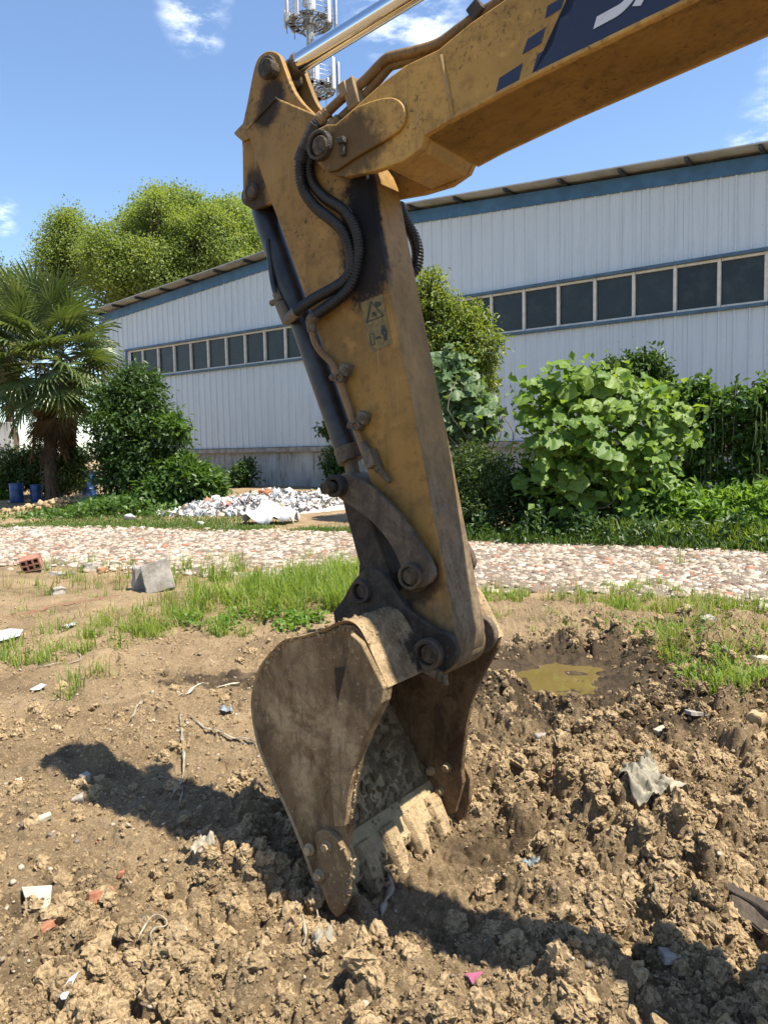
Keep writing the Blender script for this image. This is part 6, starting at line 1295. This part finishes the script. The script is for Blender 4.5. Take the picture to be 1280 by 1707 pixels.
for k, (px, py, s, mt, rz, lab, cat) in enumerate((
    (193, 948, (.15, .10, .12), 'tile_white', .4, 'whitish rounded rubble lump between orange bricks by the path', 'stone'), (172, 955, (.13, .09, .08), 'brick_orange', .9, 'orange brick piece left of the whitish rubble lump', 'brick piece'),
    (205, 938, (.08, .08, .07), 'brick_orange', .2, 'small orange brick piece right of the whitish rubble lump', 'brick piece'), (228, 938, (.12, .08, .06), 'brick_red', .7, 'pinkish brick fragment above the concrete blocks', 'brick piece'),
    (152, 952, (.18, .12, .12), 'concrete', .5, 'grey concrete chunk left of the orange brick piece', 'rubble chunk'), (70, 950, (.2, .12, .07), 'concrete', .1, 'flat grey slab piece beside the hollow brick', 'rubble chunk'), (98, 958, (.2, .12, .05), 'concrete', -.3, 'grey slab fragment lying right of the hollow brick', 'rubble chunk'),
    (98, 990, (.13, .10, .09), 'concrete', .6, 'grey stone on bare soil left of the concrete blocks', 'stone'), (1178, 1045, (.11, .08, .09), 'concrete', .3, 'grey stone in the short grass right of the puddle', 'stone'), (1270, 1112, (.12, .09, .05), 'tile_white', .3, 'pale flat stone at the right edge by the weeds', 'stone'),
    (1160, 1203, (.10, .07, .02), 'concrete', .1, 'flat grey flake of concrete on clods right of the bucket', 'rubble chunk'), (1102, 1220, (.08, .04, .03), 'tile_white', .5, 'pale stone splinter left of the grey concrete flake', 'stone'), (1260, 1210, (.09, .08, .08), 'clod', .6, 'dark rounded clod at the right edge', 'clod'),
    (910, 1238, (.10, .07, .04), 'concrete', .3, 'brown slab fragment standing out of the soil beside the bucket', 'rubble chunk'), (130, 1333, (.05, .04, .04), 'concrete', .2, 'grey pebble in the shadow of the arm, lower of two', 'stone'), (142, 1302, (.045, .035, .035), 'concrete', .9, 'grey pebble in the shadow of the arm, upper of two', 'stone'),
    (168, 1498, (.085, .03, .035), 'brick_orange', .6, 'long orange brick shard in the soil', 'brick piece'), (78, 1548, (.045, .032, .02), 'brick_orange', .9, 'flat pinkish orange brick flake below the white tile', 'brick piece'), (203, 1460, (.022, .016, .02), 'brick_orange', .1, 'tiny orange brick crumb above the long brick shard', 'brick piece'),
    (1115, 1605, (.05, .04, .025), 'concrete', .1, 'smooth grey stone inside the lower shadow', 'stone'), (28, 1303, (.05, .025, .012), 'tile_white', .3, 'cream flake on the soil at the left edge', 'stone'), (75, 1365, (.05, .03, .02), 'tile_white', .7, 'cream shard lying left of the dark shadow tip', 'stone'))):
    p = GP(px, py); block('rubble_piece' if cat != 'clod' else 'earth_clod', (p[0], p[1], p[2] + s[2] * .3), s, (R(10 * math.sin(k)), R(9 * math.cos(k * 2)), rz), M[mt], lab, cat, 30 + k, min(s) * .12)
# flat white tile shards
def chip(name, px, mat, label, cat, th=.008, up=.012, tilt=.0):
    P = [GP(a, b) for a, b in px]; z = max(p[2] for p in P); c = np.mean(P, 0); bm = bmesh.new()
    top = [(p[0], p[1], z + up + tilt * (p[0] - c[0])) for p in P]; add_prism(bm, top, [(a, b, h_ - th) for a, b, h_ in top]); return bmobj(name, bm, mat, smooth=None, bevel=.0015, label=label, cat=cat)
chip('tile_shard', [(37, 1487), (88, 1488), (85, 1512), (76, 1521), (52, 1516), (42, 1508)], M['tile_white'], 'cream white broken tile lying flat on the soil at lower left', 'tile')
chip('plastic_flake', [(773, 1627), (806, 1626), (787, 1646), (780, 1640)], M['pink'], 'bright pink plastic flake in the shadow near the bottom', 'plastic flake', .003, .008, .15)
chip('paper_scrap', [(-6, 1056), (18, 1053), (40, 1057), (34, 1066), (2, 1076), (-8, 1070)], M['white_sheet'], 'torn white paper at the left edge beside the grass', 'paper', .003, .02)
chip('paper_scrap', [(100, 1680), (118, 1672), (136, 1660), (132, 1670), (112, 1688), (104, 1690)], M['white_sheet'], 'small white curled paper at the bottom left', 'paper', .003, .012, .2)
chip('paper_scrap', [(50, 1152), (70, 1146), (78, 1149), (68, 1156), (55, 1157)], M['white_sheet'], 'little white scrap on the damp soil below the grass at left', 'paper', .003, .012)
# dirty sack, films and straps
sk = GP(1078, 1332)
crumple('dirty_sack', sk, .22, .20, .024, M['grey_cloth'], 31, 44, 44, .5, .035, .002, label='crumpled dirty white sack half buried in clods right of the bucket', cat='sack')
crumple('torn_film', GP(540, 1580), .06, .07, .018, M['grey_cloth'], 33, 14, 14, .3, .01, .001, label='grey torn plastic film half buried in front of the bucket', cat='plastic film')
crumple('torn_film', GP(378, 1186), .07, .06, .02, M['blue_film'], 34, 10, 10, .2, .0, .001, label='small blue plastic scrap on bare soil left of the bucket', cat='plastic film')
crumple('torn_film', GP(338, 1425), .07, .07, .02, M['straw'], 35, 10, 10, .8, .0, .001, label='twisted grey film lying in the arm shadow', cat='plastic film')
crumple('torn_film', GP(882, 1450), .05, .06, .02, M['blue_film'], 36, 9, 9, .8, .0, .001, label='pale blue film scrap in clods right of the teeth', cat='plastic film')
crumple('torn_film', GP(118, 1046), .10, .08, .02, M['white_sheet'], 37, 9, 9, .8, .0, .001, label='tiny white film scrap on bare soil left of the grass', cat='plastic film')
def strap(name, px, wd, mat, label, seed, lift=.008, cat='strap', flatk=.35):
    r = np.random.RandomState(seed); P = np.array([GP(a, b) for a, b in px]); P = resample(catmull(list(P), 6), .012); n = len(P); gz = H(P[:, 0], P[:, 1]); zz_ = np.array([max(gz[max(0, i - 3):i + 4]) for i in range(n)]); P[:, 2] = np.convolve(np.pad(zz_, 2, 'edge'), np.ones(5) / 5, 'valid') + lift
    bm = bmesh.new(); L, Rr = [], []
    for i in range(n):
        t_ = P[min(i + 1, n - 1)] - P[max(i - 1, 0)]; t_[2] = 0; t_ /= np.linalg.norm(t_) + 1e-9; s_ = np.array([-t_[1], t_[0], flatk * math.sin(i * .35 + seed)]); w_ = wd * (.35 + .65 * abs(math.sin(i * .13 + seed)) * abs(math.sin(i * .37))) * min(1, .25 + 4 * min(i, n - 1 - i) / n) / 2
        L.append(P[i] + s_ * w_); Rr.append(P[i] - s_ * w_)
    A = [bm.verts.new(tuple(p)) for p in L]; B = [bm.verts.new(tuple(p)) for p in Rr]; C = [bm.verts.new(tuple((a + b) / 2 + np.array([0, 0, wd * .14]))) for a, b in zip(L, Rr)]
    for i in range(n - 1): bm.faces.new((A[i], A[i + 1], C[i + 1], C[i])); bm.faces.new((C[i], C[i + 1], B[i + 1], B[i]))
    o = bmobj(name, bm, mat, smooth=60, label=label, cat=cat); s = o.modifiers.new('thickness', 'SOLIDIFY'); s.thickness = .0012; return o
strap('fibre_strap', [(300, 1188), (304, 1230), (307, 1270), (303, 1305), (292, 1325), (278, 1350)], .020, M['straw'], 'long pale fibre strap lying across the shadow edge left of the bucket', 1)
strap('fibre_strap', [(304, 1305), (304, 1325), (300, 1342)], .012, M['straw'], 'short frayed end of strap beside the long pale strap', 6)
strap('fibre_strap', [(312, 1197), (340, 1216), (370, 1224), (400, 1236), (433, 1250)], .022, M['straw'], 'dry pale strap running towards the back of the bucket', 2)
strap('fibre_strap', [(298, 1165), (322, 1156), (348, 1143)], .02, M['tile_white'], 'thin whitish strip on bare soil, left of two short strips', 3)
strap('fibre_strap', [(362, 1150), (380, 1144), (400, 1140)], .02, M['tile_white'], 'thin whitish strip on bare soil, nearer to the bucket', 4)
strap('fibre_strap', [(218, 1208), (226, 1190), (236, 1170), (230, 1182)], .03, M['straw'], 'curled brownish strip on the clods left of the straps', 5)
strap('fibre_strap', [(492, 1505), (500, 1540), (510, 1572), (505, 1590)], .022, M['grey_cloth'], 'torn grey strip running down in front of the side cutter', 7)
strap('fibre_strap', [(512, 1505), (528, 1530), (545, 1560)], .010, M['grey_cloth'], 'narrow grey strip right of the torn strip', 8)
strap('fibre_strap', [(645, 1452), (652, 1480), (640, 1510), (636, 1540)], .035, M['straw'], 'grey brown rag hanging below the bucket teeth', 9)
strap('fibre_strap', [(102, 1088), (118, 1088), (135, 1098), (120, 1108), (85, 1112), (40, 1116)], .012, M['straw'], 'thin pale curved stem on damp soil at left', 10)
strap('fibre_strap', [(230, 1590), (238, 1560), (262, 1545), (280, 1548), (252, 1570), (262, 1586)], .012, M['straw'], 'looped pale fibre on the clods at lower left', 11)
strap('red_cord', [(5, 1031), (45, 1027), (75, 1018), (82, 1014), (120, 1008), (160, 1000), (195, 994)], .020, M['red_cord'], 'faded red cord lying on the bare soil at left', 12, cat='cord')
strap('red_cord', [(895, 1308), (912, 1304), (920, 1292), (918, 1282)], .008, M['brick_red'], 'short reddish twig loop on clods right of the bucket', 13, cat='twig')
# splintered log at the right edge
p = GP(1262, 1560); lg_ = block('rotten_log', (p[0] + .03, p[1], p[2] + .012), (.08, .26, .06), (R(10), R(-14), R(38)), M['wood'], 'wet dark piece of split wood at the lower right edge', 'log', 91, .012)
sp = block('splinter', (.035, .04, .035), (.03, .26, .035), (R(-6), R(10), R(-8)), M['wood'], None, None, 92, .008, lg_)
print('tris', sum(len(o.data.polygons) for o in S.objects if o.type == 'MESH'))
